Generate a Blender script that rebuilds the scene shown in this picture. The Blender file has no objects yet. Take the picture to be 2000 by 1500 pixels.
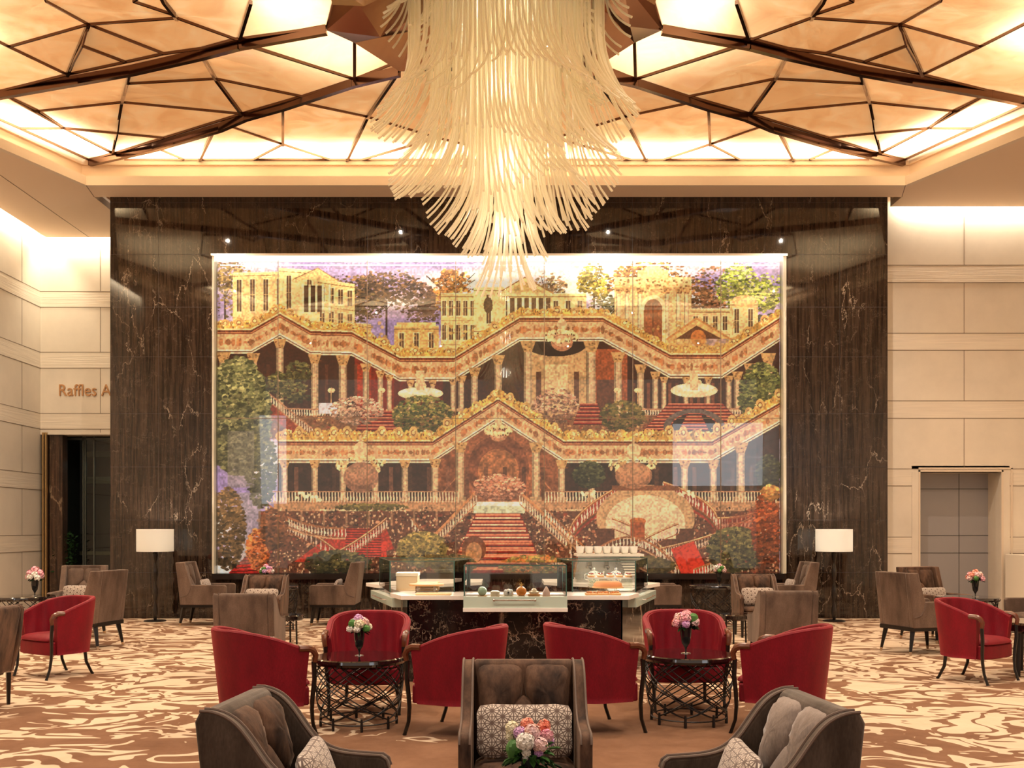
import bpy, math, random
import numpy as np
from mathutils import Vector, Matrix, noise as mnoise

random.seed(7)
SC = bpy.context.scene
C = SC.collection
R = math.radians
PI = math.pi

# ------------------------------------------------------------------ camera, world, exposure
H_EYE, F, CX, CY = 1.6, 2000.0, 985.0, 1030.0
cam = bpy.data.cameras.new('camera'); camo = bpy.data.objects.new('camera', cam); C.objects.link(camo)
camo.location = (0, 0, H_EYE); camo.rotation_euler = (R(90), 0, 0)
cam.sensor_width = 36; cam.lens = 36; cam.shift_x = 0.0075; cam.shift_y = 0.14
cam.clip_end = 200
SC.camera = camo
w = bpy.data.worlds.new('world'); SC.world = w; w.use_nodes = True
w.node_tree.nodes['Background'].inputs[0].default_value = (1.0, 0.80, 0.62, 1)
w.node_tree.nodes['Background'].inputs[1].default_value = 0.55
SC.view_settings.view_transform = 'Standard'; SC.view_settings.look = 'None'
SC.view_settings.gamma = 1; SC.view_settings.use_curve_mapping = False
SC.view_settings.exposure = 0.30
SC.cycles.use_denoising = True
SC.cycles.max_bounces = 8; SC.cycles.diffuse_bounces = 4; SC.cycles.glossy_bounces = 4
SC.cycles.transparent_max_bounces = 24; SC.cycles.transmission_bounces = 6
SC.cycles.caustics_reflective = False; SC.cycles.caustics_refractive = False
SC.cycles.sample_clamp_indirect = 4.0

def alight(name, loc, rot, sx, sy, power, col, spread=180):
    l = bpy.data.lights.new(name, 'AREA'); l.shape = 'RECTANGLE'; l.size = sx; l.size_y = sy
    l.energy = power; l.color = col; l.spread = R(spread)
    o = bpy.data.objects.new(name, l); C.objects.link(o); o.location = loc; o.rotation_euler = rot
    return o
WARM = (1.0, 0.72, 0.45); WARM2 = (1.0, 0.85, 0.68)
# daylight through two tall windows behind the viewer
alight('window_light_left', (-9.2, -3.2, 4.2), (R(84), 0, R(-8)), 1.6, 3.4, 38, (.86,.92,1.0))
alight('window_light_right', (8.2, -3.2, 4.4), (R(84), 0, R(8)), 3.4, 2.4, 50, (.86,.92,1.0))
# added fill spots that brighten the room, not fixtures of the ceiling
def add_fill_spot(x, y, z, power):
    l = bpy.data.lights.new('fill_spot', 'SPOT'); l.energy = power; l.color = WARM2; l.spot_size = R(165); l.spot_blend = 1.0; l.shadow_soft_size = .022
    o = bpy.data.objects.new('fill_spot', l); C.objects.link(o); o.location = (x, y, z)
for x_, y_, p_ in ((-5.5,15.6,420),(-2.0,16.2,420),(2.0,16.2,420),(5.5,15.6,420),(-6.5,11.5,520),(6.5,11.5,520),(-3.4,9.0,520),(3.4,9.0,520),(-6,4.5,560),(-2,4.0,560),(2,4.0,560),(6,4.5,560)):
    add_fill_spot(x_, y_, 7.3, p_)
# cove lights washing the stone walls
alight('cove_right', (8.6, 18.575, 7.55), (R(6), 0, 0), 2.9, 0.10, 80, (1, .90, .72))
alight('cove_left', (-8.2, 20.58, 7.55), (R(6), 0, 0), 2.0, 0.10, 52, (1, .89, .68))
alight('cove_left_side', (-9.27, 15.0, 7.55), (0, R(6), 0), 0.08, 11.0, 190, (1, .87, .64))
# LED strip lights inside the recess of the mural
alight('mural_top_led', (-.09, 17.85, 6.30), (R(22), 0, 0), 10.0, 0.03, 28, (1, .90, .78))

# ------------------------------------------------------------------ helpers
def P(px, py, z=0.0):
    """world X, Y of a point at height z seen at photo pixel (px, py)"""
    Y = (H_EYE - z) * F / (py - CY)
    return Vector(((px - CX) * Y / F, Y, z))

class MB:
    def __init__(s): s.v = []; s.f = []; s.m = Matrix.Identity(4)
    def add(s, vs, fs):
        n = len(s.v); s.v += [tuple(s.m @ Vector(p)) for p in vs]; s.f += [tuple(i + n for i in q) for q in fs]; return s
    def box(s, x0, x1, y0, y1, z0, z1):
        return s.add([(x0,y0,z0),(x1,y0,z0),(x1,y1,z0),(x0,y1,z0),(x0,y0,z1),(x1,y0,z1),(x1,y1,z1),(x0,y1,z1)],
                     [(0,3,2,1),(4,5,6,7),(0,1,5,4),(1,2,6,5),(2,3,7,6),(3,0,4,7)])
    def prism(s, poly, z0, z1):
        n = len(poly)
        vs = [(p[0],p[1],z0) for p in poly] + [(p[0],p[1],z1) for p in poly]
        fs = [tuple(reversed(range(n))), tuple(range(n,2*n))] + [(i,(i+1)%n,n+(i+1)%n,n+i) for i in range(n)]
        return s.add(vs, fs)
    def slab_y(s, poly, y0, y1):       # polygon in XZ extruded along Y
        n = len(poly)
        vs = [(p[0],y0,p[1]) for p in poly] + [(p[0],y1,p[1]) for p in poly]
        fs = [tuple(range(n)), tuple(reversed(range(n,2*n)))] + [((i+1)%n,i,n+i,n+(i+1)%n) for i in range(n)]
        return s.add(vs, fs)
    def tube(s, pts, r, n=8, cap=True, flat=None):
        pts = [Vector(p) for p in pts]; k = len(pts)
        rs = r if isinstance(r, (list, tuple)) else [r]*k
        vs = []; up = None
        for i, p in enumerate(pts):
            t = (pts[min(i+1,k-1)] - pts[max(i-1,0)])
            if t.length < 1e-9: t = Vector((0,0,1))
            t.normalize()
            if up is None:
                a = Vector((0,0,1)) if abs(t.z) < .9 else Vector((1,0,0))
                up = t.cross(a).normalized()
            else:
                up = (up - t*up.dot(t)); up = up.normalized() if up.length > 1e-6 else t.orthogonal().normalized()
            b = t.cross(up)
            for j in range(n):
                a = 2*PI*j/n
                vs.append(p + up*math.cos(a)*rs[i] + b*math.sin(a)*rs[i]*(flat or 1))
        fs = [(i*n+j, i*n+(j+1)%n, (i+1)*n+(j+1)%n, (i+1)*n+j) for i in range(k-1) for j in range(n)]
        if cap: fs += [tuple(reversed(range(n))), tuple(range((k-1)*n, k*n))]
        return s.add(vs, fs)
    def bar(s, a, b, wd, ht, up=(0,0,1)):
        a = Vector(a); b = Vector(b); t = (b-a).normalized(); u = Vector(up)
        sd = t.cross(u).normalized(); u = sd.cross(t)
        vs = [q + sd*x*wd/2 + u*z*ht/2 for q in (a,b) for x, z in ((-1,-1),(1,-1),(1,1),(-1,1))]
        return s.add(vs, [(0,1,2,3),(7,6,5,4),(0,4,5,1),(1,5,6,2),(2,6,7,3),(3,7,4,0)])
    def lathe(s, prof, n=24, c=(0,0,0)):
        vs = [(c[0]+r*math.cos(2*PI*j/n), c[1]+r*math.sin(2*PI*j/n), c[2]+z) for r, z in prof for j in range(n)]
        k = len(prof)
        fs = [(i*n+j, i*n+(j+1)%n, (i+1)*n+(j+1)%n, (i+1)*n+j) for i in range(k-1) for j in range(n)]
        if prof[0][0] > 1e-6: fs.append(tuple(reversed(range(n))))
        if prof[-1][0] > 1e-6: fs.append(tuple(range((k-1)*n, k*n)))
        return s.add(vs, fs)
    def ball(s, c, r, n=10, sq=(1,1,1), jit=0):
        vs = []; k = n//2+1
        for i in range(k+1):
            th = PI*i/k
            for j in range(n):
                q = 1 + (random.uniform(-jit, jit) if jit else 0)
                vs.append((c[0]+r*sq[0]*q*math.sin(th)*math.cos(2*PI*j/n), c[1]+r*sq[1]*q*math.sin(th)*math.sin(2*PI*j/n), c[2]+r*sq[2]*q*math.cos(th)))
        fs = [(i*n+j, (i+1)*n+j, (i+1)*n+(j+1)%n, i*n+(j+1)%n) for i in range(k) for j in range(n)]
        return s.add(vs, fs)
    def puff(s, poly, d, org, ux, uy, back=0.25, p=2.6, wr=0):
        """soft cushion: 2-D polygon on plane org+ux+uy, bulging by d along ux x uy"""
        org = Vector(org); ux = Vector(ux); uy = Vector(uy); nn = ux.cross(uy).normalized()
        m = len(poly); pts = []
        for i in range(m):
            a = Vector(poly[i]); b = Vector(poly[(i+1)%m]); k = 6
            for q in range(k): pts.append(a.lerp(b, q/k))
        n = len(pts); c = sum(pts, Vector((0,0)))/n
        # round the corners
        for _ in range(2): pts = [(pts[i-1]+pts[i]*3+pts[(i+1)%n])/5 for i in range(n)]
        rings = [1.0,.985,.95,.88,.78,.62,.42,.2]; vs = []; 
        for sg in (1, -back):
            for t in rings:
                for i, q in enumerate(pts):
                    h = (1-t**p)**.5*d*sg
                    if wr and sg > 0: h += wr*mnoise.noise(Vector((i*.9, t*6+d*50, c.x*9)))*(1-t)**.3*t*2
                    v = c+(q-c)*t
                    vs.append(org+ux*v.x+uy*v.y+nn*h)
            vs.append(org+ux*c.x+uy*c.y+nn*d*sg)
        L = len(rings); fs = []
        for side in (0,1):
            o = side*(L*n+1)
            for a in range(L-1):
                for i in range(n):
                    q = (o+a*n+i, o+a*n+(i+1)%n, o+(a+1)*n+(i+1)%n, o+(a+1)*n+i)
                    fs.append(q if side == 0 else tuple(reversed(q)))
            for i in range(n):
                q = (o+(L-1)*n+i, o+(L-1)*n+(i+1)%n, o+L*n)
                fs.append(q if side == 0 else tuple(reversed(q)))
        for i in range(n): fs.append((i, L*n+1+i, L*n+1+(i+1)%n, (i+1)%n))
        return s.add(vs, fs)
    def build(s, name, mat, parent=None, smooth=True, bevel=0, seg=2, ang=40):
        me = bpy.data.meshes.new(name); me.from_pydata(s.v, [], s.f); me.validate(); me.update()
        if mat is not None: me.materials.append(mat)
        o = bpy.data.objects.new(name, me); C.objects.link(o)
        if smooth:
            me.polygons.foreach_set('use_smooth', [True]*len(me.polygons))
            try: me.set_sharp_from_angle(angle=R(ang))
            except Exception: pass
        if bevel:
            b = o.modifiers.new('bevel', 'BEVEL'); b.width = bevel; b.segments = seg; b.limit_method = 'ANGLE'; b.angle_limit = R(35)
        if parent is not None: o.parent = parent
        return o

def tag(o, label, cat, group=None):
    o['label'] = label; o['category'] = cat
    if group: o['group'] = group
    return o
def struct(o, label=None, cat=None):
    o['kind'] = 'structure'
    if label: o['label'] = label
    if cat: o['category'] = cat
    return o
def empty(name, loc=(0,0,0), rz=0, label=None, cat=None, group=None):
    o = bpy.data.objects.new(name, None); C.objects.link(o); o.location = loc; o.rotation_euler = (0,0,R(rz))
    o.empty_display_size = .1
    if label: tag(o, label, cat, group)
    return o
def copy_tree(o, parent=None):
    c = o.copy(); C.objects.link(c)
    if parent is not None: c.parent = parent
    for ch in list(o.children): copy_tree(ch, c)
    return c

# ------------------------------------------------------------------ materials
def mat(name, col=(.5,.5,.5), rough=.5, metal=0, **kw):
    m = bpy.data.materials.new(name); m.use_nodes = True
    b = m.node_tree.nodes['Principled BSDF']
    b.inputs['Base Color'].default_value = (*col, 1); b.inputs['Roughness'].default_value = rough; b.inputs['Metallic'].default_value = metal
    for k, v in kw.items(): b.inputs[k.replace('_', ' ')].default_value = v
    return m
def nt(m): return m.node_tree, m.node_tree.nodes, m.node_tree.links, m.node_tree.nodes['Principled BSDF']
def node(N, t, **kw):
    n = N.new(t)
    for k, v in kw.items():
        if k.startswith('i_'):
            key = k[2:]; key = int(key) if key.isdigit() else key.replace('_', ' ')
            n.inputs[key].default_value = v
        else: setattr(n, k, v)
    return n
def ramp(N, stops, interp='LINEAR'):
    r = N.new('ShaderNodeValToRGB'); cr = r.color_ramp; cr.interpolation = interp
    while len(cr.elements) < len(stops): cr.elements.new(.5)
    for e, (p, c) in zip(cr.elements, stops): e.position = p; e.color = (*c, 1) if len(c) == 3 else c
    return r
def coords(N, L, scale=(1,1,1), kind='Object', rot=(0,0,0)):
    t = N.new('ShaderNodeTexCoord'); mp = N.new('ShaderNodeMapping'); mp.inputs['Scale'].default_value = scale
    mp.inputs['Rotation'].default_value = rot
    L.new(t.outputs[kind], mp.inputs[0]); return mp.outputs[0]
def mmath(N, L, op, a, b=None, c=None):
    n = N.new('ShaderNodeMath'); n.operation = op
    for i, x in enumerate((a, b, c)):
        if x is None: continue
        if isinstance(x, (int, float)): n.inputs[i].default_value = x
        else: L.new(x, n.inputs[i])
    return n.outputs[0]

def velvet(name, c1, c2, scale=9, sheen=.5, rough=.75, tint=(1,1,1), bump=.15):
    m = mat(name, c1, rough); T, N, L, B = nt(m)
    co = coords(N, L, (1,1,.35))
    n1 = node(N, 'ShaderNodeTexNoise', i_Scale=scale, i_Detail=3, i_Roughness=.6); L.new(co, n1.inputs[0])
    n2 = node(N, 'ShaderNodeTexNoise', i_Scale=140, i_Detail=2); L.new(co, n2.inputs[0])
    r = ramp(N, [(.32, c1), (.68, c2)]); L.new(n1.outputs[0], r.inputs[0])
    mx = node(N, 'ShaderNodeMixRGB', blend_type='OVERLAY', i_0=.35); L.new(r.outputs[0], mx.inputs[1]); L.new(n2.outputs[0], mx.inputs[2])
    L.new(mx.outputs[0], B.inputs['Base Color'])
    B.inputs['Sheen Weight'].default_value = sheen; B.inputs['Sheen Roughness'].default_value = .35
    B.inputs['Sheen Tint'].default_value = (*tint, 1); B.inputs['Specular IOR Level'].default_value = .25
    bp = node(N, 'ShaderNodeBump', i_Strength=bump, i_Distance=.004); L.new(n2.outputs[0], bp.inputs['Height']); L.new(bp.outputs[0], B.inputs['Normal'])
    return m
M_BROWN = velvet('brown_velvet', (.018,.008,.005), (.135,.070,.042), tint=(1,.74,.58), sheen=.22)
M_TAUPE = velvet('taupe_weave', (.055,.032,.022), (.160,.104,.077), scale=4, tint=(1,.85,.74), sheen=.3)
M_GREIGE = velvet('grey_brown_velvet', (.045,.030,.021), (.115,.085,.066), tint=(.95,.9,.85), sheen=.35)
M_GREYC = velvet('pale_grey_velvet', (.20,.155,.13), (.30,.24,.21), tint=(.95,.9,.9), sheen=.4)
M_RED = velvet('red_velvet', (.14,.0022,.009), (.195,.0028,.012), tint=(1,.14,.10), sheen=.22, rough=.6)
M_REDPIPE = mat('red_piping', (.36,.02,.015), .6)
M_PIPE = mat('piping', (.12,.075,.055), .6)
M_WOOD = mat('dark_stained_wood', (.007,.004,.003), .28); M_WOOD.node_tree.nodes['Principled BSDF'].inputs['Specular IOR Level'].default_value = .35
M_ARMWOOD = mat('warm_lacquered_wood', (.11,.030,.012), .25)
M_BRASSTIP = mat('brass_foot', (.45,.30,.18), .35, .8)
M_LACQ = mat('black_lacquer', (.010,.005,.005), .06); M_LACQ.node_tree.nodes['Principled BSDF'].inputs['Coat Weight'].default_value = .8
M_IRON = mat('dark_bronze_lattice', (.010,.006,.005), .4, .3)
M_STEEL = mat('brushed_steel', (.62,.60,.56), .25, 1)
M_BRASS = mat('brass', (.62,.42,.20), .3, 1)
M_WHITE = mat('white_stone', (.82,.76,.70), .25)
M_CERAMIC = mat('white_ceramic', (.85,.83,.78), .15)
M_BLACKGLASS = mat('black_glass', (.012,.012,.013), .06)
M_GREEN = mat('leaf_green', (.05,.16,.025), .6)
M_DKGREEN = mat('dark_leaf', (.012,.035,.010), .7); M_DKGREEN.node_tree.nodes['Principled BSDF'].inputs['Specular IOR Level'].default_value = .1

def stone(name, base, brush=False):
    m = mat(name, base, .45); T, N, L, B = nt(m)
    co = coords(N, L, (1,1,1) if not brush else (.6,.6,22))
    n1 = node(N, 'ShaderNodeTexNoise', i_Scale=1.1 if not brush else 1.6, i_Detail=5, i_Roughness=.6); L.new(co, n1.inputs[0])
    r = ramp(N, [(.3, tuple(c*.90 for c in base)), (.7, tuple(min(1,c*1.06) for c in base))]); L.new(n1.outputs[0], r.inputs[0])
    L.new(r.outputs[0], B.inputs['Base Color'])
    bp = node(N, 'ShaderNodeBump', i_Strength=.35 if brush else .04, i_Distance=.02); L.new(n1.outputs[0], bp.inputs['Height']); L.new(bp.outputs[0], B.inputs['Normal'])
    return m
M_STONE = stone('cream_stone', (.76,.67,.55)); M_STONEB = stone('chiselled_cream_stone', (.80,.70,.57), True)
M_JOINT = mat('stone_joint', (.22,.16,.11), .8)
M_PLASTER = mat('ceiling_plaster', (.72,.56,.42), .8)
M_GREYDOOR = mat('grey_panel', (.30,.28,.28), .5)

def marble(name, dark, mid, vein, streak=True, vscale=1.0, rough=.07, tile=None, vw=.012):
    m = mat(name, dark, rough); T, N, L, B = nt(m)
    co = coords(N, L, (1,1,1))
    cs = coords(N, L, (26,26,1.1) if streak else (2,2,2))
    ns = node(N, 'ShaderNodeTexNoise', i_Scale=1.0 if streak else 2.2, i_Detail=4, i_Roughness=.7); L.new(cs, ns.inputs[0])
    r = ramp(N, [(.38, dark), (.62, mid)]); L.new(ns.outputs[0], r.inputs[0])
    col = r.outputs[0]
    for k, (sc, wd, st, zz) in enumerate(((.55*vscale, vw, .9, .45), (1.7*vscale, vw*.8, .85, 1.0), (3.4*vscale, vw*.8, .5, .7))):
        cv = coords(N, L, (1,1,zz), rot=(.3*k, .5*k, .7))
        nd = node(N, 'ShaderNodeTexNoise', i_Scale=sc*2.3, i_Detail=6, i_Roughness=.65); L.new(cv, nd.inputs[0])
        vm = N.new('ShaderNodeVectorMath'); vm.operation = 'MULTIPLY_ADD'; L.new(nd.outputs['Color'], vm.inputs[0]); vm.inputs[1].default_value = (.55,.55,.55); L.new(cv, vm.inputs[2])
        vo = N.new('ShaderNodeTexVoronoi'); vo.feature = 'DISTANCE_TO_EDGE'; vo.inputs['Scale'].default_value = sc*1.6; L.new(vm.outputs[0], vo.inputs['Vector'])
        rr = ramp(N, [(0, (st,)*3), (wd, (0,0,0))]); L.new(vo.outputs['Distance'], rr.inputs[0])
        nm = node(N, 'ShaderNodeTexNoise', i_Scale=sc*2.0, i_Detail=3); L.new(co, nm.inputs[0])
        rm = ramp(N, [(.46, (0,0,0)), (.60, (1,1,1))]); L.new(nm.outputs[0], rm.inputs[0])
        f = mmath(N, L, 'MULTIPLY', rr.outputs[0], rm.outputs[0])
        mx = N.new('ShaderNodeMixRGB'); L.new(f, mx.inputs[0]); L.new(col, mx.inputs[1]); mx.inputs[2].default_value = (*vein, 1); col = mx.outputs[0]
    L.new(col, B.inputs['Base Color'])
    return m
M_MARBLE = marble('brown_marble', (.008,.004,.0025), (.044,.027,.018), (.36,.28,.21), rough=.035, vw=.006, vscale=1.6)
M_CMARBLE = marble('black_marble', (.006,.004,.004), (.016,.011,.010), (.75,.58,.44), streak=False, vscale=1.1, vw=.035, rough=.12)
M_REVEAL = marble('pale_marble', (.46,.42,.32), (.70,.64,.50), (.8,.75,.65), rough=.2)

def glass(name, tint=(.975,.99,.98), alpha=.10, rough=.01):
    """thin architectural pane: mostly clear, fresnel reflection"""
    m = bpy.data.materials.new(name); m.use_nodes = True; T = m.node_tree; N, L = T.nodes, T.links
    N.remove(N['Principled BSDF']); out = N['Material Output']
    tr = N.new('ShaderNodeBsdfTransparent'); tr.inputs[0].default_value = (*tint, 1)
    gl = N.new('ShaderNodeBsdfGlossy'); gl.inputs['Roughness'].default_value = rough; gl.inputs[0].default_value = (1,1,1,1)
    fr = N.new('ShaderNodeFresnel'); fr.inputs[0].default_value = 1.5
    ad = fr.outputs[0]
    mx = N.new('ShaderNodeMixShader'); L.new(ad, mx.inputs[0]); L.new(tr.outputs[0], mx.inputs[1]); L.new(gl.outputs[0], mx.inputs[2])
    L.new(mx.outputs[0], out.inputs[0]); return m
M_GLASS = glass('clear_glass'); M_WINGLASS = glass('dark_window_glass', (.55,.60,.58), .2)
M_GLASSEDGE = mat('glass_edge', (.05,.12,.10), .2)
M_GREENGLASS = mat('pale_green_glass', (.50,.60,.52), .15)

def emit(name, col, st):
    m = bpy.data.materials.new(name); m.use_nodes = True; T = m.node_tree; N, L = T.nodes, T.links
    N.remove(N['Principled BSDF']); e = N.new('ShaderNodeEmission'); e.inputs[0].default_value = (*col, 1); e.inputs[1].default_value = st
    L.new(e.outputs[0], N['Material Output'].inputs[0]); return m
M_LED = emit('led_strip', (1,.93,.80), 2.6)

# ------------------------------------------------------------------ room dimensions
YM = 17.98                     # polished marble wall face
MX0, MX1 = -6.92, 6.73
YR, YL, XL, XR = 18.65, 20.7, -9.38, 9.9
ZS = 7.40                      # soffit

# floor: wool carpet with cream water pattern
def carpet():
    m = mat('carpet', (.3,.2,.12), .95); T, N, L, B = nt(m)
    B.inputs['Specular IOR Level'].default_value = .1
    co = coords(N, L, (1,1,1))
    cs = coords(N, L, (.70,.86,1))
    nd = node(N, 'ShaderNodeTexNoise', i_Scale=1.1, i_Detail=2, i_Roughness=.5); L.new(cs, nd.inputs[0])
    vm = N.new('ShaderNodeVectorMath'); vm.operation = 'MULTIPLY_ADD'; L.new(nd.outputs['Color'], vm.inputs[0]); vm.inputs[1].default_value = (1.1,.8,0); L.new(cs, vm.inputs[2])
    n1 = node(N, 'ShaderNodeTexNoise', i_Scale=2.7, i_Detail=2.0, i_Roughness=.5, i_Distortion=.9); L.new(vm.outputs[0], n1.inputs[0])
    n2 = node(N, 'ShaderNodeTexNoise', i_Scale=.9, i_Detail=1.0); L.new(vm.outputs[0], n2.inputs[0])
    # contour bands
    a = mmath(N, L, 'MULTIPLY', n1.outputs[0], 4.2)
    fr = mmath(N, L, 'FRACT', a)
    tri = mmath(N, L, 'ABSOLUTE', mmath(N, L, 'SUBTRACT', fr, .5))      # 0..0.5
    # calm brown field in the middle of the room, busy toward both sides
    sp = N.new('ShaderNodeSeparateXYZ'); L.new(co, sp.inputs[0])
    ax = mmath(N, L, 'ABSOLUTE', mmath(N, L, 'ADD', sp.outputs[0], -.1))
    edge = mmath(N, L, 'ADD', mmath(N, L, 'MULTIPLY', mmath(N, L, 'SUBTRACT', sp.outputs[1], 9.0), .16), mmath(N, L, 'MULTIPLY', mmath(N, L, 'SUBTRACT', ax, 2.1), .42))
    edge = mmath(N, L, 'ADD', edge, mmath(N, L, 'MULTIPLY', mmath(N, L, 'SUBTRACT', n2.outputs[0], .5), 1.3))
    mr = N.new('ShaderNodeMapRange'); mr.inputs[1].default_value = -.25; mr.inputs[2].default_value = .35; mr.inputs[3].default_value = .085; mr.inputs[4].default_value = .275; L.new(edge, mr.inputs[0])
    d = mmath(N, L, 'SUBTRACT', mr.outputs[0], tri)
    st = N.new('ShaderNodeMapRange'); st.inputs[1].default_value = -.012; st.inputs[2].default_value = .012; L.new(d, st.inputs[0])
    # in the calm field keep only scattered blobs
    n3 = node(N, 'ShaderNodeTexNoise', i_Scale=1.4, i_Detail=1); L.new(cs, n3.inputs[0])
    g = N.new('ShaderNodeMapRange'); g.inputs[1].default_value = -.5; g.inputs[2].default_value = .1; g.inputs[3].default_value = .62; g.inputs[4].default_value = .0; L.new(edge, g.inputs[0])
    keep = mmath(N, L, 'GREATER_THAN', n3.outputs[0], g.outputs[0])
    f = mmath(N, L, 'MULTIPLY', st.outputs[0], keep)
    nf = node(N, 'ShaderNodeTexNoise', i_Scale=2.5, i_Detail=6, i_Roughness=.7); L.new(co, nf.inputs[0])
    br = ramp(N, [(.3, (.150,.075,.042)), (.7, (.225,.120,.072))]); L.new(nf.outputs[0], br.inputs[0])
    cr = ramp(N, [(.3, (.54,.41,.29)), (.7, (.64,.50,.37))]); L.new(nf.outputs[0], cr.inputs[0])
    mx = N.new('ShaderNodeMixRGB'); L.new(f, mx.inputs[0]); L.new(br.outputs[0], mx.inputs[1]); L.new(cr.outputs[0], mx.inputs[2])
    L.new(mx.outputs[0], B.inputs['Base Color'])
    fb = node(N, 'ShaderNodeTexNoise', i_Scale=260, i_Detail=2); L.new(co, fb.inputs[0])
    h = mmath(N, L, 'ADD', fb.outputs[0], mmath(N, L, 'MULTIPLY', f, 1.2))
    bp = node(N, 'ShaderNodeBump', i_Strength=.25, i_Distance=.006); L.new(h, bp.inputs['Height']); L.new(bp.outputs[0], B.inputs['Normal'])
    return m
struct(MB().box(-12, 12, -4, 24, -.1, 0).build('floor', carpet(), smooth=False))

# marble feature wall with the recess of the mural
AX0, AX1, AZ0, AZ1 = -5.13, 4.95, .79, 6.39
wb = MB()
for b in ((MX0,AX0,YM,18.6,0,ZS+.5), (AX1,MX1,YM,18.6,0,ZS+.5), (AX0,AX1,YM,18.6,AZ1,ZS+.5), (AX0,AX1,YM,18.6,0,AZ0), (AX0,AX1,YM+.3,18.6,AZ0,AZ1)): wb.box(*b)
struct(wb.build('wall_back', M_MARBLE, smooth=False))
jt = MB()
zj = [1.6+(1030-y)/111.2 for y in (600, 697, 808, 912, 1015.6, 1118)]
for z in zj:
    jt.box(MX0, AX0, YM-.002, YM+.01, z-.004, z+.004); jt.box(AX1, MX1, YM-.002, YM+.01, z-.004, z+.004)
jt.box(MX0, MX1, YM-.002, YM+.01, AZ1+.0, AZ1+.006)
jt.box(MX0, MX1, YM-.002, YM+.01, ZS-.1, ZS-.094)
for px in (310, 1640): 
    x = (px-CX)/111.2; jt.box(x-.003, x+.003, YM-.002, YM+.01, 0, ZS)
for k in range(13):
    x = AX0 + k*(AX1-AX0)/13+.4; jt.box(x-.003, x+.003, YM-.002, YM+.01, AZ1, ZS)
struct(jt.build('trim_marble_joints', mat('marble_joint', (.02,.012,.01), .5), smooth=False))

# stone-clad walls --------------------------------------------------
def clad(name, side, x0, x1, yf, bands, joints, zt, zb=0, hole=None):
    """flat wall facing the viewer: chiselled bands between smooth panels, dark joints"""
    root = empty(name); struct(root)
    p = MB(); b = MB(); j = MB()
    def put(mb, a0, a1, z0, z1, f=yf):
        segs = [(a0,a1,z0,z1)]
        if hole:
            hx0,hx1,hz = hole; segs = []
            if z1 <= hz: 
                if a0 < hx0: segs.append((a0,min(a1,hx0),z0,z1))
                if a1 > hx1: segs.append((max(a0,hx1),a1,z0,z1))
            elif z0 < hz:
                if a0 < hx0: segs.append((a0,hx0,z0,hz))
                if a1 > hx1: segs.append((hx1,a1,z0,hz))
                segs.append((a0,a1,hz,z1))
            else: segs = [(a0,a1,z0,z1)]
        for s in segs: mb.box(s[0], s[1], f, yf+.25, s[2], s[3])
    zs = [zt] + [z for bd in bands for z in bd] + [zb]
    for i in range(len(zs)-1):
        if zs[i]-zs[i+1] < .01: continue
        put(p if i % 2 == 0 else b, x0, x1, zs[i+1], zs[i], yf if i % 2 == 0 else yf-.004)
    for bd in bands:
        for z in bd:
            if z > zb+.02: put(j, x0, x1, z-.006, z+.006, yf-.006)
    for x in joints:
        for i in range(0, len(zs)-1, 2):
            if zs[i]-zs[i+1] > .02:
                if hole and hole[0]-.05 < x < hole[1]+.05:
                    if zs[i] <= hole[2]: continue
                    put(j, x-.005, x+.005, max(zs[i+1],hole[2]), zs[i], yf-.003)
                else: put(j, x-.005, x+.005, zs[i+1], zs[i], yf-.003)
    p.build('smooth_panels', M_STONE, root, smooth=False); b.build('chiselled_bands', M_STONEB, root, smooth=False); j.build('joints', M_JOINT, root, smooth=False)
    return root
zr = lambda y: 1.6+(CY-y)*YR/F
clad('wall_back_right', 'r', MX1-.3, XR+.3, YR, [(zr(518),zr(552)), (zr(651),zr(684)), (zr(783),zr(817)), (zr(916),zr(949)), (zr(1049),zr(1081)), (zr(1182),0.0)],
     [(1883-CX)*YR/F], ZS+.5, hole=(7.57, 9.05, 2.61))
zl = lambda y: 1.6+(CY-y)*YL/F
ZD = zl(845)
clad('wall_back_left', 'l', XL, MX0+.3, YL, [(zl(569.5),zl(600)), (zl(688),zl(719)), (zl(807.6),zl(838))], [(196-CX)*YL/F], ZS+.5, zb=ZD)
# left side wall (faces +X)
def clad_side(name, x, y0, y1, bands, joints, sgn, zt):
    root = empty(name); struct(root); p = MB(); b = MB(); j = MB()
    zs = [zt]+[z for bd in bands for z in bd]+[0]
    for i in range(len(zs)-1):
        if zs[i]-zs[i+1] < .01: continue
        o = 0 if i % 2 == 0 else .004*sgn
        (p if i % 2 == 0 else b).box(min(x-.25*sgn,x+o), max(x-.25*sgn,x+o), y0, y1, zs[i+1], zs[i])
    for bd in bands:
        for z in bd:
            if z > .02: j.box(x-.01, x+.006 if sgn>0 else x+.01, y0, y1, z-.006, z+.006) if sgn > 0 else j.box(x-.006, x+.01, y0, y1, z-.006, z+.006)
    for yy in joints:
        for i in range(0, len(zs)-1, 2):
            if zs[i]-zs[i+1] > .02: j.box(x-.004, x+.004, yy-.005, yy+.005, zs[i+1], zs[i])
    p.build('smooth_panels', M_STONE, root, smooth=False); b.build('chiselled_bands', M_STONEB, root, smooth=False); j.build('joints', M_JOINT, root, smooth=False)
LB = [(zl(569.5),zl(600)), (zl(688),zl(719)), (zl(807.6),zl(838)), (zl(926),zl(957)), (zl(1045),zl(1076)), (zl(1164), 0.0)]
clad_side('wall_left', XL, -4, YL+.2, LB, [YL-.79-1.24*k*1.6 for k in range(12)], 1, ZS+.5)
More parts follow.
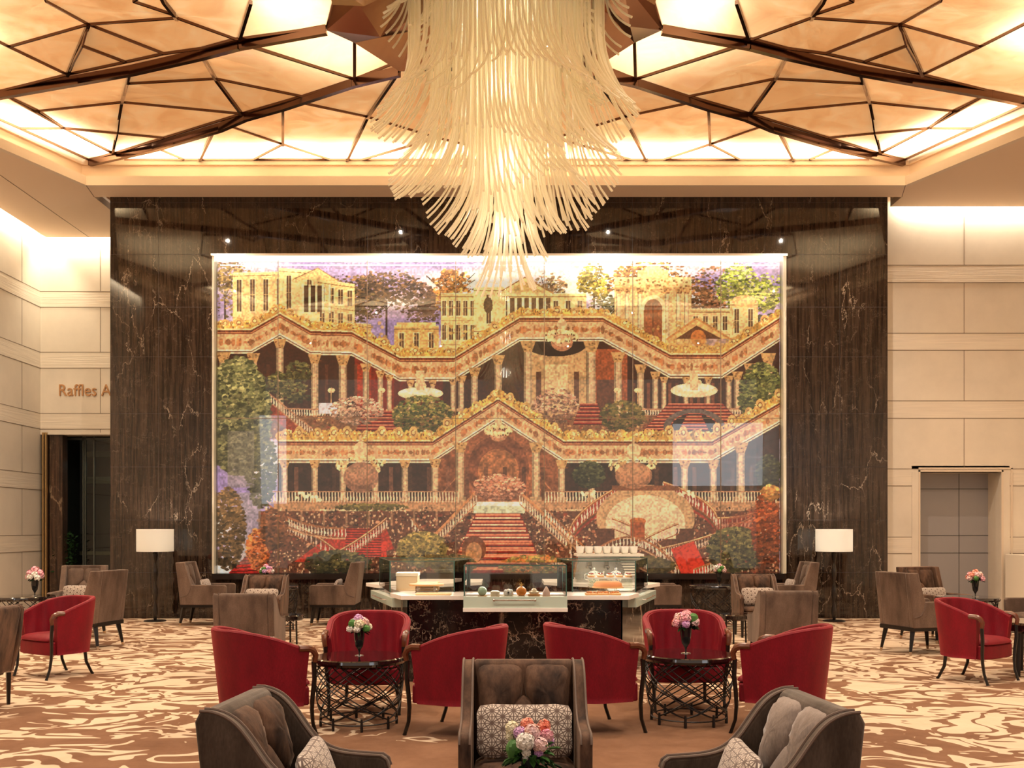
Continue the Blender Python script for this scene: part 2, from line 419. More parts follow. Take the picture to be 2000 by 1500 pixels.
clad_side('wall_right', XR, -4, YR+.2, [(zr(518),zr(552)), (zr(651),zr(684)), (zr(783),zr(817)), (zr(916),zr(949)), (zr(1049),zr(1081)), (zr(1182),0.0)], [YR-1.2-2*k for k in range(11)], -1, ZS+.5)

# doorway recess on the right
d = MB().box(7.57, 9.05, YR+.5, YR+.6, 0, 2.61)
do = d.build('door_1', M_GREYDOOR, smooth=False); struct(do, 'tall grey panelled recess in the right stone wall', 'door')
r_ = MB().box(9.046, 9.2, YR-.01, YR+.6, 0, 2.61); r_.box(7.42, 7.574, YR-.01, YR+.6, 0, 2.61); r_.box(7.42, 9.2, YR+.0, YR+.6, 2.61, 2.72)
struct(r_.build('trim_doorway_reveal', M_STONE, smooth=False))
r_ = MB(); r_.box(7.54,7.57,YR-.02,YR+.05,0,2.64); r_.box(9.05,9.08,YR-.02,YR+.05,0,2.64); r_.box(7.54,9.08,YR-.02,YR+.05,2.61,2.64)
r_.box(9.22,9.25,YR-.02,YR+.02,1.1,2.68); r_.box(7.54,9.25,YR-.02,YR+.02,2.66,2.69)
struct(r_.build('trim_doorway_frame', mat('pale_trim', (.75,.62,.48), .4), smooth=False))
dj = MB(); fy = YR+.495
for y in (955, 1046, 1080):
    z = 1.6+(CY-y)*(YR+.5)/F; dj.box(7.57,9.05,fy,fy+.02,z-.006,z+.006)
dj.box((1873-CX)*(YR+.5)/F-.005,(1873-CX)*(YR+.5)/F+.005,fy,fy+.02,0,2.61)
dj.build('panel_joint', mat('grey_joint', (.07,.065,.06), .7), do, smooth=False)
lp = MB().box(9.0, 9.9, 17.6, 18.4, 0, 1.12)
struct(lp.build('trim_low_partition', mat('pale_plaster', (.80,.70,.56), .6), smooth=False, bevel=.01), 'low pale wall block beside the grey doorway', 'partition')
alight('doorway_uplight', (9.5, 17.2, .45), (R(70),0,0), .5, .1, 5, (1,.8,.55))

# lettering on the left stone wall
cu = bpy.data.curves.new('wall_lettering', 'FONT'); cu.body = 'Raffles A'; cu.size = .335; cu.extrude = .012; cu.align_x = 'LEFT'
lt = bpy.data.objects.new('wall_lettering', cu); C.objects.link(lt)
lt.location = ((114-CX)*YL/F, YL-.014, zl(773)); lt.rotation_euler = (R(90),0,0); lt.scale = (.90,1,1)
cu.materials.append(mat('bronze_letter', (.50,.25,.10), .45, .1))
_dg = bpy.context.evaluated_depsgraph_get(); _me = bpy.data.meshes.new_from_object(lt.evaluated_get(_dg)); _m = lt.matrix_basis.copy()
bpy.data.objects.remove(lt); lt = bpy.data.objects.new('wall_lettering', _me); C.objects.link(lt); lt.matrix_basis = _m
tag(lt, 'bronze raised lettering on the cream stone wall above the glazed opening', 'lettering')

# glazed opening on the left under the stone lintel
wroot = empty('window_1'); struct(wroot, 'dark glazed opening left of the marble wall', 'window')
X = lambda px, Y=YL+.15: (px-CX)*Y/F
fr = MB()
for a, b in ((90.5,94),(96,99.5)): fr.box(X(a),X(b),YL-.05,YL+.1,0,ZD)
fr.build('brass_frame', M_BRASS, wroot, smooth=False)
MB().box(X(101),X(126),YL+.05,YL+.3,0,ZD).build('veined_wood_panel', marble('brown_bark_panel', (.012,.006,.004), (.09,.045,.025), (.3,.2,.12), rough=.3), wroot, smooth=False)
MB().box(XL,MX0+.4,YL,YL+.4,ZD-.04,ZD).build('lintel_soffit', M_STONE, wroot, smooth=False)
ml = MB()
for px in (128, 163, 167, 184): ml.box(X(px,21.3)-.012, X(px,21.3)+.012, 21.28, 21.33, 0, ZD)
ml.box(X(127,21.3), MX0+.4, 21.28, 21.33, ZD-.1, ZD-.05)
ml.build('mullion', mat('grey_mullion', (.12,.13,.11), .4, .5), wroot, smooth=False)
MB().box(X(127,21.3), MX0+.4, 21.30, 21.305, 0, ZD).build('pane', M_WINGLASS, wroot, smooth=False)
tr = MB()
for y0, y1, x0 in ((882,892,163),(931,944,163),(1077,1084,128)): 
    tr.box(X(x0,23.2), MX0+1.0, 23.2, 23.3, 1.6+(CY-y1)*23.2/F, 1.6+(CY-y0)*23.2/F)
tr.build('transom_beam', mat('cream_beam', (.75,.62,.38), .5), wroot, smooth=False)
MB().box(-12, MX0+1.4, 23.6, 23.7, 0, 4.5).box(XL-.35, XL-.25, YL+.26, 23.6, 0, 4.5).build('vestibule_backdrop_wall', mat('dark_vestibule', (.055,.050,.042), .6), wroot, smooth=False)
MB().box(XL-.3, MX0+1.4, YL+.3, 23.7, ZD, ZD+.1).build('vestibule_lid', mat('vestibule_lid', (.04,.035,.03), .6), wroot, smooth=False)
alight('vestibule_light', (-8.0, 22.4, 3.0), (0,0,0), 1.2, .6, 3, (.9,1,.9))

# soffit (outer ceiling) with the six-sided opening and light slots
OUT = [(-7.09,17.36),(6.80,17.36),(7.71,15.2),(10.3,9.4),(7.71,4.6),(6.8,2.6),(-7.09,2.6),(-7.70,4.8),(-10.3,9.4),(-7.70,15.63)]
OPL, OPR = (-8.9,12.2), (8.9,12.2)
op = [(-7.09,17.36),(6.80,17.36),(8.95,12.2),(6.80,7.1),(-7.09,7.1),(-8.95,12.2)]
def ring_faces(mb, outer_pts, inner_pts, z0, z1):
    n = len(inner_pts)
    for i in range(n):
        a, b = inner_pts[i], inner_pts[(i+1)%n]; c_, d_ = outer_pts[(i+1)%n], outer_pts[i]
        mb.prism([a, b, c_, d_], z0, z1)
sf = MB()
ys = YM                                   # soffit parts
sf.prism([(-7.2,17.98),(6.98,17.98),(6.80,17.36),(-7.09,17.36)], ZS, ZS+.12)
sf.prism([(-9.16,20.48),(-7.2,20.48),(-7.2,17.98),(-7.09,17.36),(-8.95,12.2),(-9.16,12.2)][::-1], ZS, ZS+.12)
sf.prism([(6.98,17.98),(6.98,18.52),(9.8,18.52),(9.8,12.2),(8.95,12.2),(6.80,17.36)][::-1], ZS, ZS+.12)
sf.prism([(-9.16,12.2),(-8.95,12.2),(-7.09,7.1),(-7.09,-4),(-9.16,-4)][::-1], ZS, ZS+.12)
sf.prism([(9.8,12.2),(9.8,-4),(6.8,-4),(6.8,7.1),(8.95,12.2)][::-1], ZS, ZS+.12)
sf.prism([(-7.09,7.1),(6.8,7.1),(6.8,-4),(-7.09,-4)][::-1], ZS, ZS+.12)
ceil = sf.build('ceiling', M_PLASTER, smooth=False); struct(ceil)
MB().box(-12, 12, -4, 24, 9.2, 9.3).build('ceiling_slab', M_PLASTER, ceil, smooth=False)
# upstand closing the light slots above the walls
up = MB()
up.box(-9.16,-9.11,-4,20.48,ZS+.12,ZS+.35); up.box(9.75,9.8,-4,18.52,ZS+.12,ZS+.35); up.box(-9.16,-7.2,20.43,20.48,ZS+.12,ZS+.35); up.box(6.98,9.8,18.47,18.52,ZS+.12,ZS+.35)
up.box(-9.7,-9.2,-4,21,ZS+.5,ZS+.55); up.box(9.7,10.2,-4,19,ZS+.5,ZS+.55); up.box(-9.5,-6.9,20.3,21,ZS+.5,ZS+.55); up.box(6.7,10,18.4,19,ZS+.5,ZS+.55)
up.box(-7.6,-6.8,17.9,21,ZS+.5,ZS+.55); up.box(6.6,7.2,17.9,19,ZS+.5,ZS+.55)
up.build('cove_lid', M_PLASTER, ceil, smooth=False)
sj = MB()
def sjoint(a, b, wd=.012):
    sj.bar((a[0],a[1],ZS-.0005), (b[0],b[1],ZS-.0005), wd, .006)
sjoint((-7.09,17.36),(-7.2,17.98)); sjoint((6.80,17.36),(6.98,17.98)); sjoint((-8.3,20.48),(-8.3,8)); 
sj.build('panel_seam', mat('seam', (.2,.14,.1), .8), ceil, smooth=False)
# stepped cove of the opening
def loop(off, z0, z1, th, name, m):
    mb = MB(); n = len(op)
    cx = sum(p[0] for p in op)/n; cy = sum(p[1] for p in op)/n
    def offp(d):
        res = []
        for i in range(n):
            p0, p1, p2 = Vector(op[i-1]), Vector(op[i]), Vector(op[(i+1)%n])
            e1 = (p1-p0).normalized(); e2 = (p2-p1).normalized()
            n1 = Vector((-e1.y, e1.x)); n2 = Vector((-e2.y, e2.x))     # outward (clockwise input)
            k = (n1+n2); k = k/(k.dot(n1)); res.append(p1+k*d)
        return res
    a = offp(off); b = offp(off+th)
    for i in range(n): mb.prism([a[i], a[(i+1)%n], b[(i+1)%n], b[i]], z0, z1)
    return mb.build(name, m, ceil, smooth=False)
loop(-.006, ZS-.001, ZS+.155, .10, 'opening_fascia', mat('fascia_cream', (.70,.58,.46), .7))
loop(.10, ZS+.12, ZS+.17, .30, 'cove_shelf', M_PLASTER)
loop(.24, ZS+.12, ZS+.42, .10, 'upper_fascia', M_PLASTER)
loop(.20, ZS+.42, ZS+.60, .14, 'upper_step', M_PLASTER)
loop(.17, ZS+.56, ZS+.60, .05, 'opening_bead', mat('bronze_bead', (.10,.045,.025), .3, .6))

# ------------------------------------------------------------------ luminous faceted ceiling
XC = -.13
def alabaster():
    m = bpy.data.materials.new('backlit_alabaster'); m.use_nodes = True; T = m.node_tree; N, L = T.nodes, T.links
    N.remove(N['Principled BSDF']); out = N['Material Output']
    co = coords(N, L, (1,1,1))
    n1 = node(N, 'ShaderNodeTexNoise', i_Scale=1.6, i_Detail=7, i_Roughness=.66, i_Distortion=1.2); L.new(co, n1.inputs[0])
    r = ramp(N, [(.34, (.66,.30,.11)), (.50, (.88,.47,.19)), (.66, (1.0,.68,.33))]); L.new(n1.outputs[0], r.inputs[0])
    at = N.new('ShaderNodeAttribute'); at.attribute_name = 'level'
    e = N.new('ShaderNodeEmission'); L.new(r.outputs[0], e.inputs[0]); L.new(at.outputs['Fac'], e.inputs[1])
    tl = N.new('ShaderNodeBsdfTranslucent'); tl.inputs[0].default_value = (.95,.80,.60,1)
    gl = N.new('ShaderNodeBsdfGlossy'); gl.inputs['Roughness'].default_value = .08
    fr = N.new('ShaderNodeFresnel'); fr.inputs[0].default_value = 1.22
    mx = N.new('ShaderNodeMixShader'); L.new(fr.outputs[0], mx.inputs[0]); L.new(tl.outputs[0], mx.inputs[1]); L.new(gl.outputs[0], mx.inputs[2])
    ad = N.new('ShaderNodeAddShader'); L.new(mx.outputs[0], ad.inputs[0]); L.new(e.outputs[0], ad.inputs[1])
    L.new(ad.outputs[0], out.inputs[0]); return m
M_ALA = alabaster()
M_RIB = mat('bronze_mirror', (.15,.085,.06), .14, 1)
ZP = 7.92
ZV = {}
def cz(x, y):                       # heights of the folded surface: ridges low, valleys high
    return ZV.get((x, y), ZP)
for k in ((345,90),(843,303),(475,395)): ZV[k] = 8.10
for k in ((35,178),(250,497),(150,430)): ZV[k] = 8.0
for k in ((1385,150),(1545,240),(1275,100),(1300,0),(980,0)): ZV[k] = 8.05
for k in ((690,65),(1435,452),(1105,560)): ZV[k] = 8.02
def cp(v):
    z = cz(*v); py = v[1]/2; Y = (z-H_EYE)*F/(CY-py)
    x = (v[0]/2-CX)*Y/F
    if v[0] >= 1940: x = XC
    return Vector((x, Y, z))
FC = [
 ([(35,178),(345,90),(262,287)], .62), ([(345,90),(640,205),(490,238),(322,175)], .50), ([(322,175),(490,238),(262,287)], .48),
 ([(345,90),(690,65),(920,148),(785,185),(640,205)], .60), ([(180,0),(520,0),(670,50),(690,65),(345,90)], .72),
 ([(520,0),(640,0),(680,50),(670,50)], .8), ([(640,0),(980,0),(935,147),(920,148),(690,65),(680,50)], .78),
 ([(980,0),(1300,0),(1275,100),(935,147)], .9), ([(180,0),(345,90),(35,178),(-320,0)], .85),
 ([(-320,0),(35,178),(262,287),(0,352),(-157,388),(-1011,0)], .9),
 ([(0,358),(510,264),(475,395),(150,430)], .66), ([(150,430),(475,395),(460,517),(250,497)], .75), ([(250,497),(460,517),(440,593)], .85),
 ([(510,264),(785,204),(843,303),(497,322)], .46), ([(497,322),(843,303),(945,440),(475,395)], .50),
 ([(475,395),(945,440),(640,535),(460,517)], .58), ([(460,517),(640,535),(440,597)], .75),
 ([(785,204),(960,172),(1385,305),(1180,372),(843,303)], .66), ([(843,303),(1180,372),(945,440)], .50),
 ([(965,170),(1275,100),(1385,150),(1385,305)], .95), ([(1385,150),(1545,240),(1385,305)], 1.0),
 ([(-157,392),(0,358),(250,497),(80,498)], .95), ([(80,498),(250,497),(440,595),(350,622)], 1.0),
 ([(350,622),(600,570),(720,620)], .85), ([(600,570),(840,492),(780,620),(720,620)], .9), ([(840,492),(875,482),(1105,560),(990,620),(780,620)], .9),
 ([(875,482),(1105,402),(1105,560)], .75), ([(990,620),(1105,560),(1290,620)], 1.0), ([(1105,402),(1145,390),(1435,452),(1355,620),(1290,620),(1105,560)], .82),
 ([(1145,390),(1380,312),(1560,268),(1435,452)], .6), ([(1355,620),(1435,452),(1710,535),(1415,620)], .9), ([(1415,620),(1710,535),(1942,590),(1942,622)], 1.0),
 ([(1435,452),(1560,268),(1942,268),(1942,590),(1710,535)], .62),
]
YMIR = (cz(0,0)-H_EYE)*F/CY          # the pattern repeats mirrored toward the viewer
pv, pf, lv = [], [], []; ribs = {}
def addpoly(pts, level):
    n = len(pv); c = sum(pts, Vector())/len(pts)
    for p in pts: pv.append(tuple(p)); lv.append(level)
    pf.append(tuple(range(n, n+len(pts))))
for poly, lev in FC:
    base = [cp(v) for v in poly]
    for fx in (0,1):
        for fy in (0,1):
            q = [Vector((2*XC-p.x if fx else p.x, 2*YMIR-p.y if fy else p.y, p.z)) for p in base]
            if fx: lev2 = lev*.97
            addpoly(q, (lev**1.7)*.72)
            for i in range(len(q)):
                if not fx and not fy:
                    a, b = poly[i], poly[(i+1)%len(poly)]
                    ribs[tuple(sorted((a,b)))] = 1
# fan triangulate each polygon from its centre so that folded facets stay exact
tv, tf, tl_ = [], [], []
for f_ in pf:
    pts = [Vector(pv[i]) for i in f_]; c = sum(pts, Vector())/len(pts); n = len(tv)
    tv += [tuple(p) for p in pts]+[tuple(c)]; tl_ += [lv[f_[0]]]*(len(pts)+1)
    up_ = sum(((pts[i]-c).cross(pts[(i+1)%len(pts)]-c).z for i in range(len(pts)))) > 0     # faces look down into the room
    tf += [((n+(i+1)%len(pts), n+i, n+len(pts)) if up_ else (n+i, n+(i+1)%len(pts), n+len(pts))) for i in range(len(pts))]
me = bpy.data.meshes.new('luminous_panel'); me.from_pydata(tv, [], tf); me.update(); me.materials.append(M_ALA)
at = me.attributes.new('level', 'FLOAT', 'POINT'); at.data.foreach_set('value', tl_)
po = bpy.data.objects.new('luminous_panel', me); C.objects.link(po); po.parent = ceil; po['label'] = 'backlit orange alabaster panels'
# bronze ribs
THICK = [((0,352),(785,185)),((785,185),(1275,100)),((350,622),(1105,402)),((1105,402),(1560,268)),((-157,388),(0,352))]
MAJ = [[(-157,390),(0,355),(510,263),(785,200),(935,160),(1275,100)], [(350,622),(600,565),(860,487),(960,443),(1105,402),(1380,310),(1560,266)]]
MID = [[(510,264),(475,395),(440,593)], [(785,202),(843,303),(945,440)], [(345,90),(262,287)], [(980,0),(935,147)], [(1385,150),(1385,305)], [(840,492),(780,620)], [(1105,402),(1105,560)], [(1435,452),(1355,620)], [(640,0),(680,50),(690,65)], [(1560,268),(1435,452)]]
rb = MB()
def ribline(a, b, wd, dp, dz):
    for fx in (0,1):
        for fy in (0,1):
            f = lambda p: Vector((2*XC-p.x if fx else p.x, 2*YMIR-p.y if fy else p.y, p.z+dz))
            A, B_ = f(a), f(b)
            if (A-B_).length > .02: rb.bar(A, B_, wd, dp)
majset = set()
for ln in MAJ:
    for a, b in zip(ln, ln[1:]): ribline(cp(a), cp(b), .075, .13, -.05)
for ln in MID:
    for a, b in zip(ln, ln[1:]): ribline(cp(a), cp(b), .042, .07, -.02)
for a, b in ribs:
    if a[0] >= 1940 and b[0] >= 1940: continue
    if a[1] == 0 and b[1] == 0: continue
    ribline(cp(a), cp(b), .022, .045, -.01)
rbo = rb.build('bronze_rib', M_RIB, ceil, smooth=False); rbo['label'] = 'mirrored bronze ribs between the glowing panels'
# mirrored faceted hub around the chandelier
hub = MB()
h1 = [cp(v)+Vector((0,0,-.06)) for v in ((1300,0),(1275,100),(1385,150),(1560,262))]
ring = []
for fx, fy in ((0,0),(1,0),(1,1),(0,1)):
    q = [Vector((2*XC-p.x if fx else p.x, 2*YMIR-p.y if fy else p.y, p.z)) for p in h1]
    ring += q if (fx, fy) in ((0,0),(1,1)) else q[::-1]
cen = Vector((XC, YMIR, 0)); n = len(ring)
lo = [cen+Vector(((p.x-cen.x)*.80, (p.y-cen.y)*.80, 8.25 if i % 2 else 7.95)) for i, p in enumerate(ring)]
hi = [cen+Vector(((p.x-cen.x)*.45, (p.y-cen.y)*.45, 8.35 if i % 2 else 8.75)) for i, p in enumerate(ring)]
for a, b in ((ring, lo), (lo, hi)):
    for i in range(n): j = (i+1)%n; hub.add([a[i],a[j],b[j],b[i]], [(0,1,2),(0,2,3)])
hub.add(hi, [tuple(range(n))])
hub.build('mirrored_hub', mat('faceted_bronze_mirror', (.42,.26,.18), .16, 1), ceil, smooth=False)
# lamps hidden above the panels near the perimeter and round the hub
def above(a, b, wd, power, off=.22, spread=150):
    for fx in (0,1):
        for fy in (0,1):
            f = lambda p: Vector((2*XC-p.x if fx else p.x, 2*YMIR-p.y if fy else p.y, p.z))
            A, B_ = f(cp(a)), f(cp(b)); mid = (A+B_)/2; dx = (B_-A); ln = dx.length
            alight('panel_backlight', (mid.x, mid.y, mid.z+off), (0,0,math.atan2(dx.y,dx.x)), ln, wd*3.5, power*.8, (1,.86,.62), spread)
above((-90,420), (400,590), .10, 75, .34)
above((500,606), (1000,606), .12, 75, .34); above((1050,606), (1900,606), .12, 110, .34)
above((1100,140), (1500,255), .35, 12, .5); above((1010,40), (1240,30), .35, 11, .5)
above((-600,150), (-200,60), .4, 40, .5)


# ------------------------------------------------------------------ mural: a generic fantasy of classical terraces, printed behind glass
def paint_mural():
    W_, H_ = 1098, 608
    rs = np.random.RandomState(5)
    img = np.zeros((H_, W_, 3), np.float32)
    yy, xx = np.mgrid[0:H_, 0:W_].astype(np.float32)
    def vnoise(sc, seed, sx=1.0):
        r = np.random.RandomState(seed); gh, gw = int(H_/sc)+3, int(W_/(sc*sx))+3
        g = r.rand(gh, gw).astype(np.float32)
        y = yy/sc; x = xx/(sc*sx); yi = y.astype(int); xi = x.astype(int); fy = y-yi; fx = x-xi
        fy = fy*fy*(3-2*fy); fx = fx*fx*(3-2*fx)
        return (g[yi,xi]*(1-fx)+g[yi,xi+1]*fx)*(1-fy)+(g[yi+1,xi]*(1-fx)+g[yi+1,xi+1]*fx)*fy
    N1, N2, N3 = vnoise(40,1,2.2), vnoise(9,2), vnoise(3,3)
    def blend(m, col, a=1.0):
        col = np.array(col, np.float32)/255
        if col.ndim == 1: col = col[None,None,:]
        k = (m*a)[...,None]; return k, col
    def bb(x0,y0,x1,y1):
        return slice(max(0,int(y0)), min(H_,int(y1)+1)), slice(max(0,int(x0)), min(W_,int(x1)+1))
    def rect(x0,y0,x1,y1,col,a=1.0):
        s = bb(x0,y0,x1-1,y1-1); img[s] = img[s]*(1-a)+np.array(col,np.float32)/255*a
    def poly(pts,col,a=1.0):
        xs=[p[0] for p in pts]; ys=[p[1] for p in pts]; s = bb(min(xs),min(ys),max(xs),max(ys))
        X_, Y_ = xx[s]+.5, yy[s]+.5
        if X_.size == 0: return
        ins = np.zeros(X_.shape, bool); n=len(pts)
        for i in range(n):
            x0,y0 = pts[i]; x1,y1 = pts[(i+1)%n]
            if y0 == y1: continue
            c = (Y_ > min(y0,y1)) & (Y_ <= max(y0,y1)); c &= X_ < (Y_-y0)*(x1-x0)/(y1-y0)+x0; ins ^= c
        img[s] = np.where(ins[...,None], img[s]*(1-a)+np.array(col,np.float32)/255*a, img[s])
    def ell(cx,cy,rx,ry,col,a=1.0,ring=None):
        s = bb(cx-rx,cy-ry,cx+rx,cy+ry); d = ((xx[s]-cx)/rx)**2+((yy[s]-cy)/ry)**2
        m = d <= 1
        if ring: m &= d >= ring
        img[s] = np.where(m[...,None], img[s]*(1-a)+np.array(col,np.float32)/255*a, img[s])
    def line(p,q,wd,col,a=1.0):
        (x0,y0),(x1,y1)=p,q; L_=max(1e-6,math.hypot(x1-x0,y1-y0)); nx,ny=-(y1-y0)/L_*wd/2,(x1-x0)/L_*wd/2
        poly([(x0+nx,y0+ny),(x1+nx,y1+ny),(x1-nx,y1-ny),(x0-nx,y0-ny)],col,a)
    def pline(pts,wd,col,a=1.0,dy=0):
        for p,q in zip(pts,pts[1:]): line((p[0],p[1]+dy),(q[0],q[1]+dy),wd,col,a)
    def jit(c,v): return tuple(np.clip(np.array(c)*(1+rs.uniform(-v,v)),0,255))
    def foliage(cx,cy,rx,ry,cols,n,r=(2,5),a=.9):
        for _ in range(n):
            t=rs.uniform(0,2*math.pi); q=math.sqrt(rs.rand()); x=cx+rx*q*math.cos(t); y=cy+ry*q*math.sin(t)
            c=cols[rs.randint(len(cols))]; k=1.0+.22*(cy-y)/max(1,ry)
            e=rs.uniform(*r); ell(x,y,e*1.3,e*.8,tuple(np.clip(np.array(c)*k*rs.uniform(.75,1.25),0,255)),a)
    def band(pts,w0,w1,col,a=1.0):                # strip between two offsets below a polyline
        for p,q in zip(pts,pts[1:]): poly([(p[0],p[1]+w0),(q[0],q[1]+w0),(q[0],q[1]+w1),(p[0],p[1]+w1)],col,a)
    def yat(pts,x):
        for p,q in zip(pts,pts[1:]):
            if p[0] <= x <= q[0]: return p[1]+(q[1]-p[1])*(x-p[0])/max(1e-6,q[0]-p[0])
        return pts[-1][1]
    def column(x,y0,y1,wd,col=(222,190,150)):
        h=wd*1.3
        rect(x-wd*.5,y0+h,x+wd*.5,y1,col)
        rect(x-wd*.5,y0+h,x-wd*.25,y1,tuple(np.array(col)*.72)); rect(x+wd*.28,y0+h,x+wd*.5,y1,tuple(np.array(col)*.84))
        poly([(x-wd*.95,y0),(x+wd*.95,y0),(x+wd*.5,y0+h),(x-wd*.5,y0+h)],(205,165,110))
        for k in range(4): ell(x+rs.uniform(-.8,.8)*wd,y0+rs.uniform(.1,.9)*h,2,1.5,(140,85,45),.8)
        rect(x-wd*.75,y1-wd*.5,x+wd*.75,y1,(200,165,125))
    def cornice(pts,gold=22,fr=30):
        # gilded cresting, red-brown moulding, cream frieze, white fillet
        x0,x1=pts[0][0],pts[-1][0]
        band(pts,-4,2,(214,170,95)); band(pts,2,5,(245,220,165)); band(pts,5,13,(150,72,42)); band(pts,9,11,(205,140,95))
        band(pts,13,13+fr,(226,186,140)); band(pts,13+fr,16+fr,(250,232,205)); band(pts,16+fr,18+fr,(120,62,40)); band(pts,18+fr,21+fr,(240,215,185))
        x=x0
        while x<x1:
            y=yat(pts,x); ell(x,y-6+rs.uniform(-3,1),rs.uniform(3,6),rs.uniform(3,gold*.4),jit((228,176,86),.18),.95)
            ell(x+rs.uniform(-2,2),y-8,1.6,2.4,(140,84,32),.9); ell(x+1,y-gold*.35+rs.uniform(-3,3),2,2,(255,228,150),.9)
            rect(x,y+6,x+1.6,y+9,(95,42,26),.8)
            if rs.rand()<.6: ell(x,y+13+fr*.5,rs.uniform(2,5),rs.uniform(2,fr*.3),jit((190,120,72),.2),.75)
            x+=3.4
        for x in np.arange(x0+15,x1,31):
            x=x+rs.uniform(-5,5); y=yat(pts,x); g=rs.uniform(.6,1.0)
            ell(x,y-gold*.5*g,9*g,gold*.40*g,(226,184,112)); ell(x,y-gold*.46*g,5*g,gold*.22*g,(168,116,62)); ell(x,y-gold*.46*g,3,gold*.13,(246,216,150))
            for k in range(5): ell(x+rs.uniform(-12,12),y-rs.uniform(0,gold*.6),rs.uniform(1,2.2),rs.uniform(1,2.2),jit([(250,226,160),(150,100,50)][k%2],.15))
    def balusters(p,q,h,step=5,col=(228,205,180),rail=(190,140,105)):
        (x0,y0),(x1,y1)=p,q; n=int(max(abs(x1-x0),abs(y1-y0)*.8)/step)
        for i in range(n+1):
            t=i/max(1,n); x=x0+(x1-x0)*t; y=y0+(y1-y0)*t
            line((x,y),(x,y+h),1.8,col); ell(x,y+h*.6,1.9,h*.2,col)
        line((x0,y0),(x1,y1),2.6,rail); line((x0,y0+h),(x1,y1+h),2.2,rail)
    def facade(x0,y0,x1,y1,col=(236,208,146),nw=4,rows=1,slope=0):
        poly([(x0,y0),(x1,y0+slope),(x1,y1),(x0,y1)],col); 
        for k in (0,3): line((x0,y0+k*2),(x1,y0+slope+k*2),1.6,(168,130,80) if k else (252,236,190))
        hh=(y1-y0-14)/rows
        for r_ in range(rows):
            for k in range(nw):
                cx=x0+(k+.5)*(x1-x0)/nw; wy=y0+12+slope*(k+.5)/nw+r_*hh; ww=min(9,(x1-x0)/nw*.55)
                rect(cx-ww/2-1.5,wy,cx+ww/2+1.5,wy+hh*.72,(250,230,180)); rect(cx-ww/2,wy+2,cx+ww/2,wy+hh*.68,(118,88,64)); rect(cx-.5,wy+2,cx+.5,wy+hh*.68,(220,190,140)); rect(cx-ww/2,wy+hh*.33,cx+ww/2,wy+hh*.33+1.2,(220,190,140))
            line((x0,y0+12+(r_+.86)*hh),(x1,y0+12+slope+(r_+.86)*hh),1.2,(180,140,90))
    def tree(cx,cy,rx,ry,cols,n,trunk=None):
        if trunk:
            line((cx,cy+ry*1.4),(cx,cy),4,(70,50,45))
            for k in range(7): line((cx,cy+ry*.3),(cx+rs.uniform(-rx,rx)*.9,cy-ry*rs.uniform(.1,.9)),1.5,(75,55,48))
        for _ in range(9):
            a=rs.uniform(0,6.28); foliage(cx+rx*.55*math.cos(a),cy+ry*.5*math.sin(a),rx*.5,ry*.5,cols,n//9,(1.2,3.2))
    def chandelier(cx,cy,rx,ry,col=(246,214,160)):
        line((cx,cy-ry*2.0),(cx,cy),5,(226,190,140)); ell(cx,cy-ry*1.1,rx*.28,ry*.5,(236,205,160))
        ell(cx,cy+ry*.5,rx*.62,ry*.75,(196,140,105)); ell(cx,cy+ry*.35,rx*.5,ry*.5,(226,178,140))
        for k in range(70):
            t=rs.uniform(0,6.28); q=rs.uniform(.6,1); ell(cx+rx*q*math.cos(t),cy-ry*.1+ry*.55*q*math.sin(t),2.6,4,jit(col,.12))
            if k%3==0: ell(cx+rx*q*math.cos(t),cy-ry*.1+ry*.55*q*math.sin(t)+3,1.5,2,(120,70,40))
    def stair_flight(x0,x1,xa,xb,y0,y1,n=9):      # frontal red stair: top edge x0..x1, bottom xa..xb
        for k in range(n):
            t0,t1=k/n,(k+1)/n; A=x0+(xa-x0)*t0; B=x1+(xb-x1)*t0; A2=x0+(xa-x0)*t1; B2=x1+(xb-x1)*t1; Y0=y0+(y1-y0)*t0; Y1=y0+(y1-y0)*t1
            poly([(A,Y0),(B,Y0),(B2,Y1),(A2,Y1)],(168,44,30)); poly([(A,Y0),(B,Y0),(B,Y0+(Y1-Y0)*.30),(A,Y0+(Y1-Y0)*.30)],(236,140,104)); poly([(A2,Y1-2),(B2,Y1-2),(B2,Y1),(A2,Y1)],(92,24,16))
    # sky
    t = (xx/W_); sky = np.stack([158+70*N1, 142+80*N1, 214+22*N1], -1)
    cl = np.clip((N1*1.5+np.exp(-((t-.62)/.22)**2)*1.1-.85),0,1)[...,None]
    img[:] = (sky*(1-cl)+np.array([252,246,246],np.float32)*cl)/255
    OL=[(70,66,48),(104,92,60),(132,104,66),(88,70,58)]; OR=[(190,132,70),(214,164,92),(160,110,66),(120,84,56)]; GR=[(178,196,70),(140,160,60),(98,112,48),(206,212,110)]
    tree(330,75,85,62,[(84,66,58),(110,88,70),(64,52,48),(132,102,72)],1500,1); tree(255,70,60,50,OL,500); tree(455,55,60,42,OR,800,1); tree(400,100,30,60,[(92,74,70),(110,86,80)],400)
    tree(735,40,32,38,[(196,186,80),(168,150,66),(120,110,50)],420,1); tree(850,40,90,42,OR,1000); tree(640,50,40,30,[(150,120,90),(170,150,110)],200,1)
    tree(960,55,66,48,[(150,104,78),(178,130,92),(98,78,52)],700); tree(1040,50,66,52,GR,1300); tree(1060,115,50,30,[(60,62,46),(84,84,54)],300)
    tree(15,50,60,62,[(150,130,70),(178,150,92),(110,84,56)],500,1); tree(770,95,44,30,[(70,78,40),(100,100,50)],350)
    # upper pale palace blocks
    facade(30,22,160,130,(238,212,150),5,1,-4); facade(120,12,200,128,(246,222,162),2,1,6); facade(196,34,268,140,(238,212,150),4,2,10)
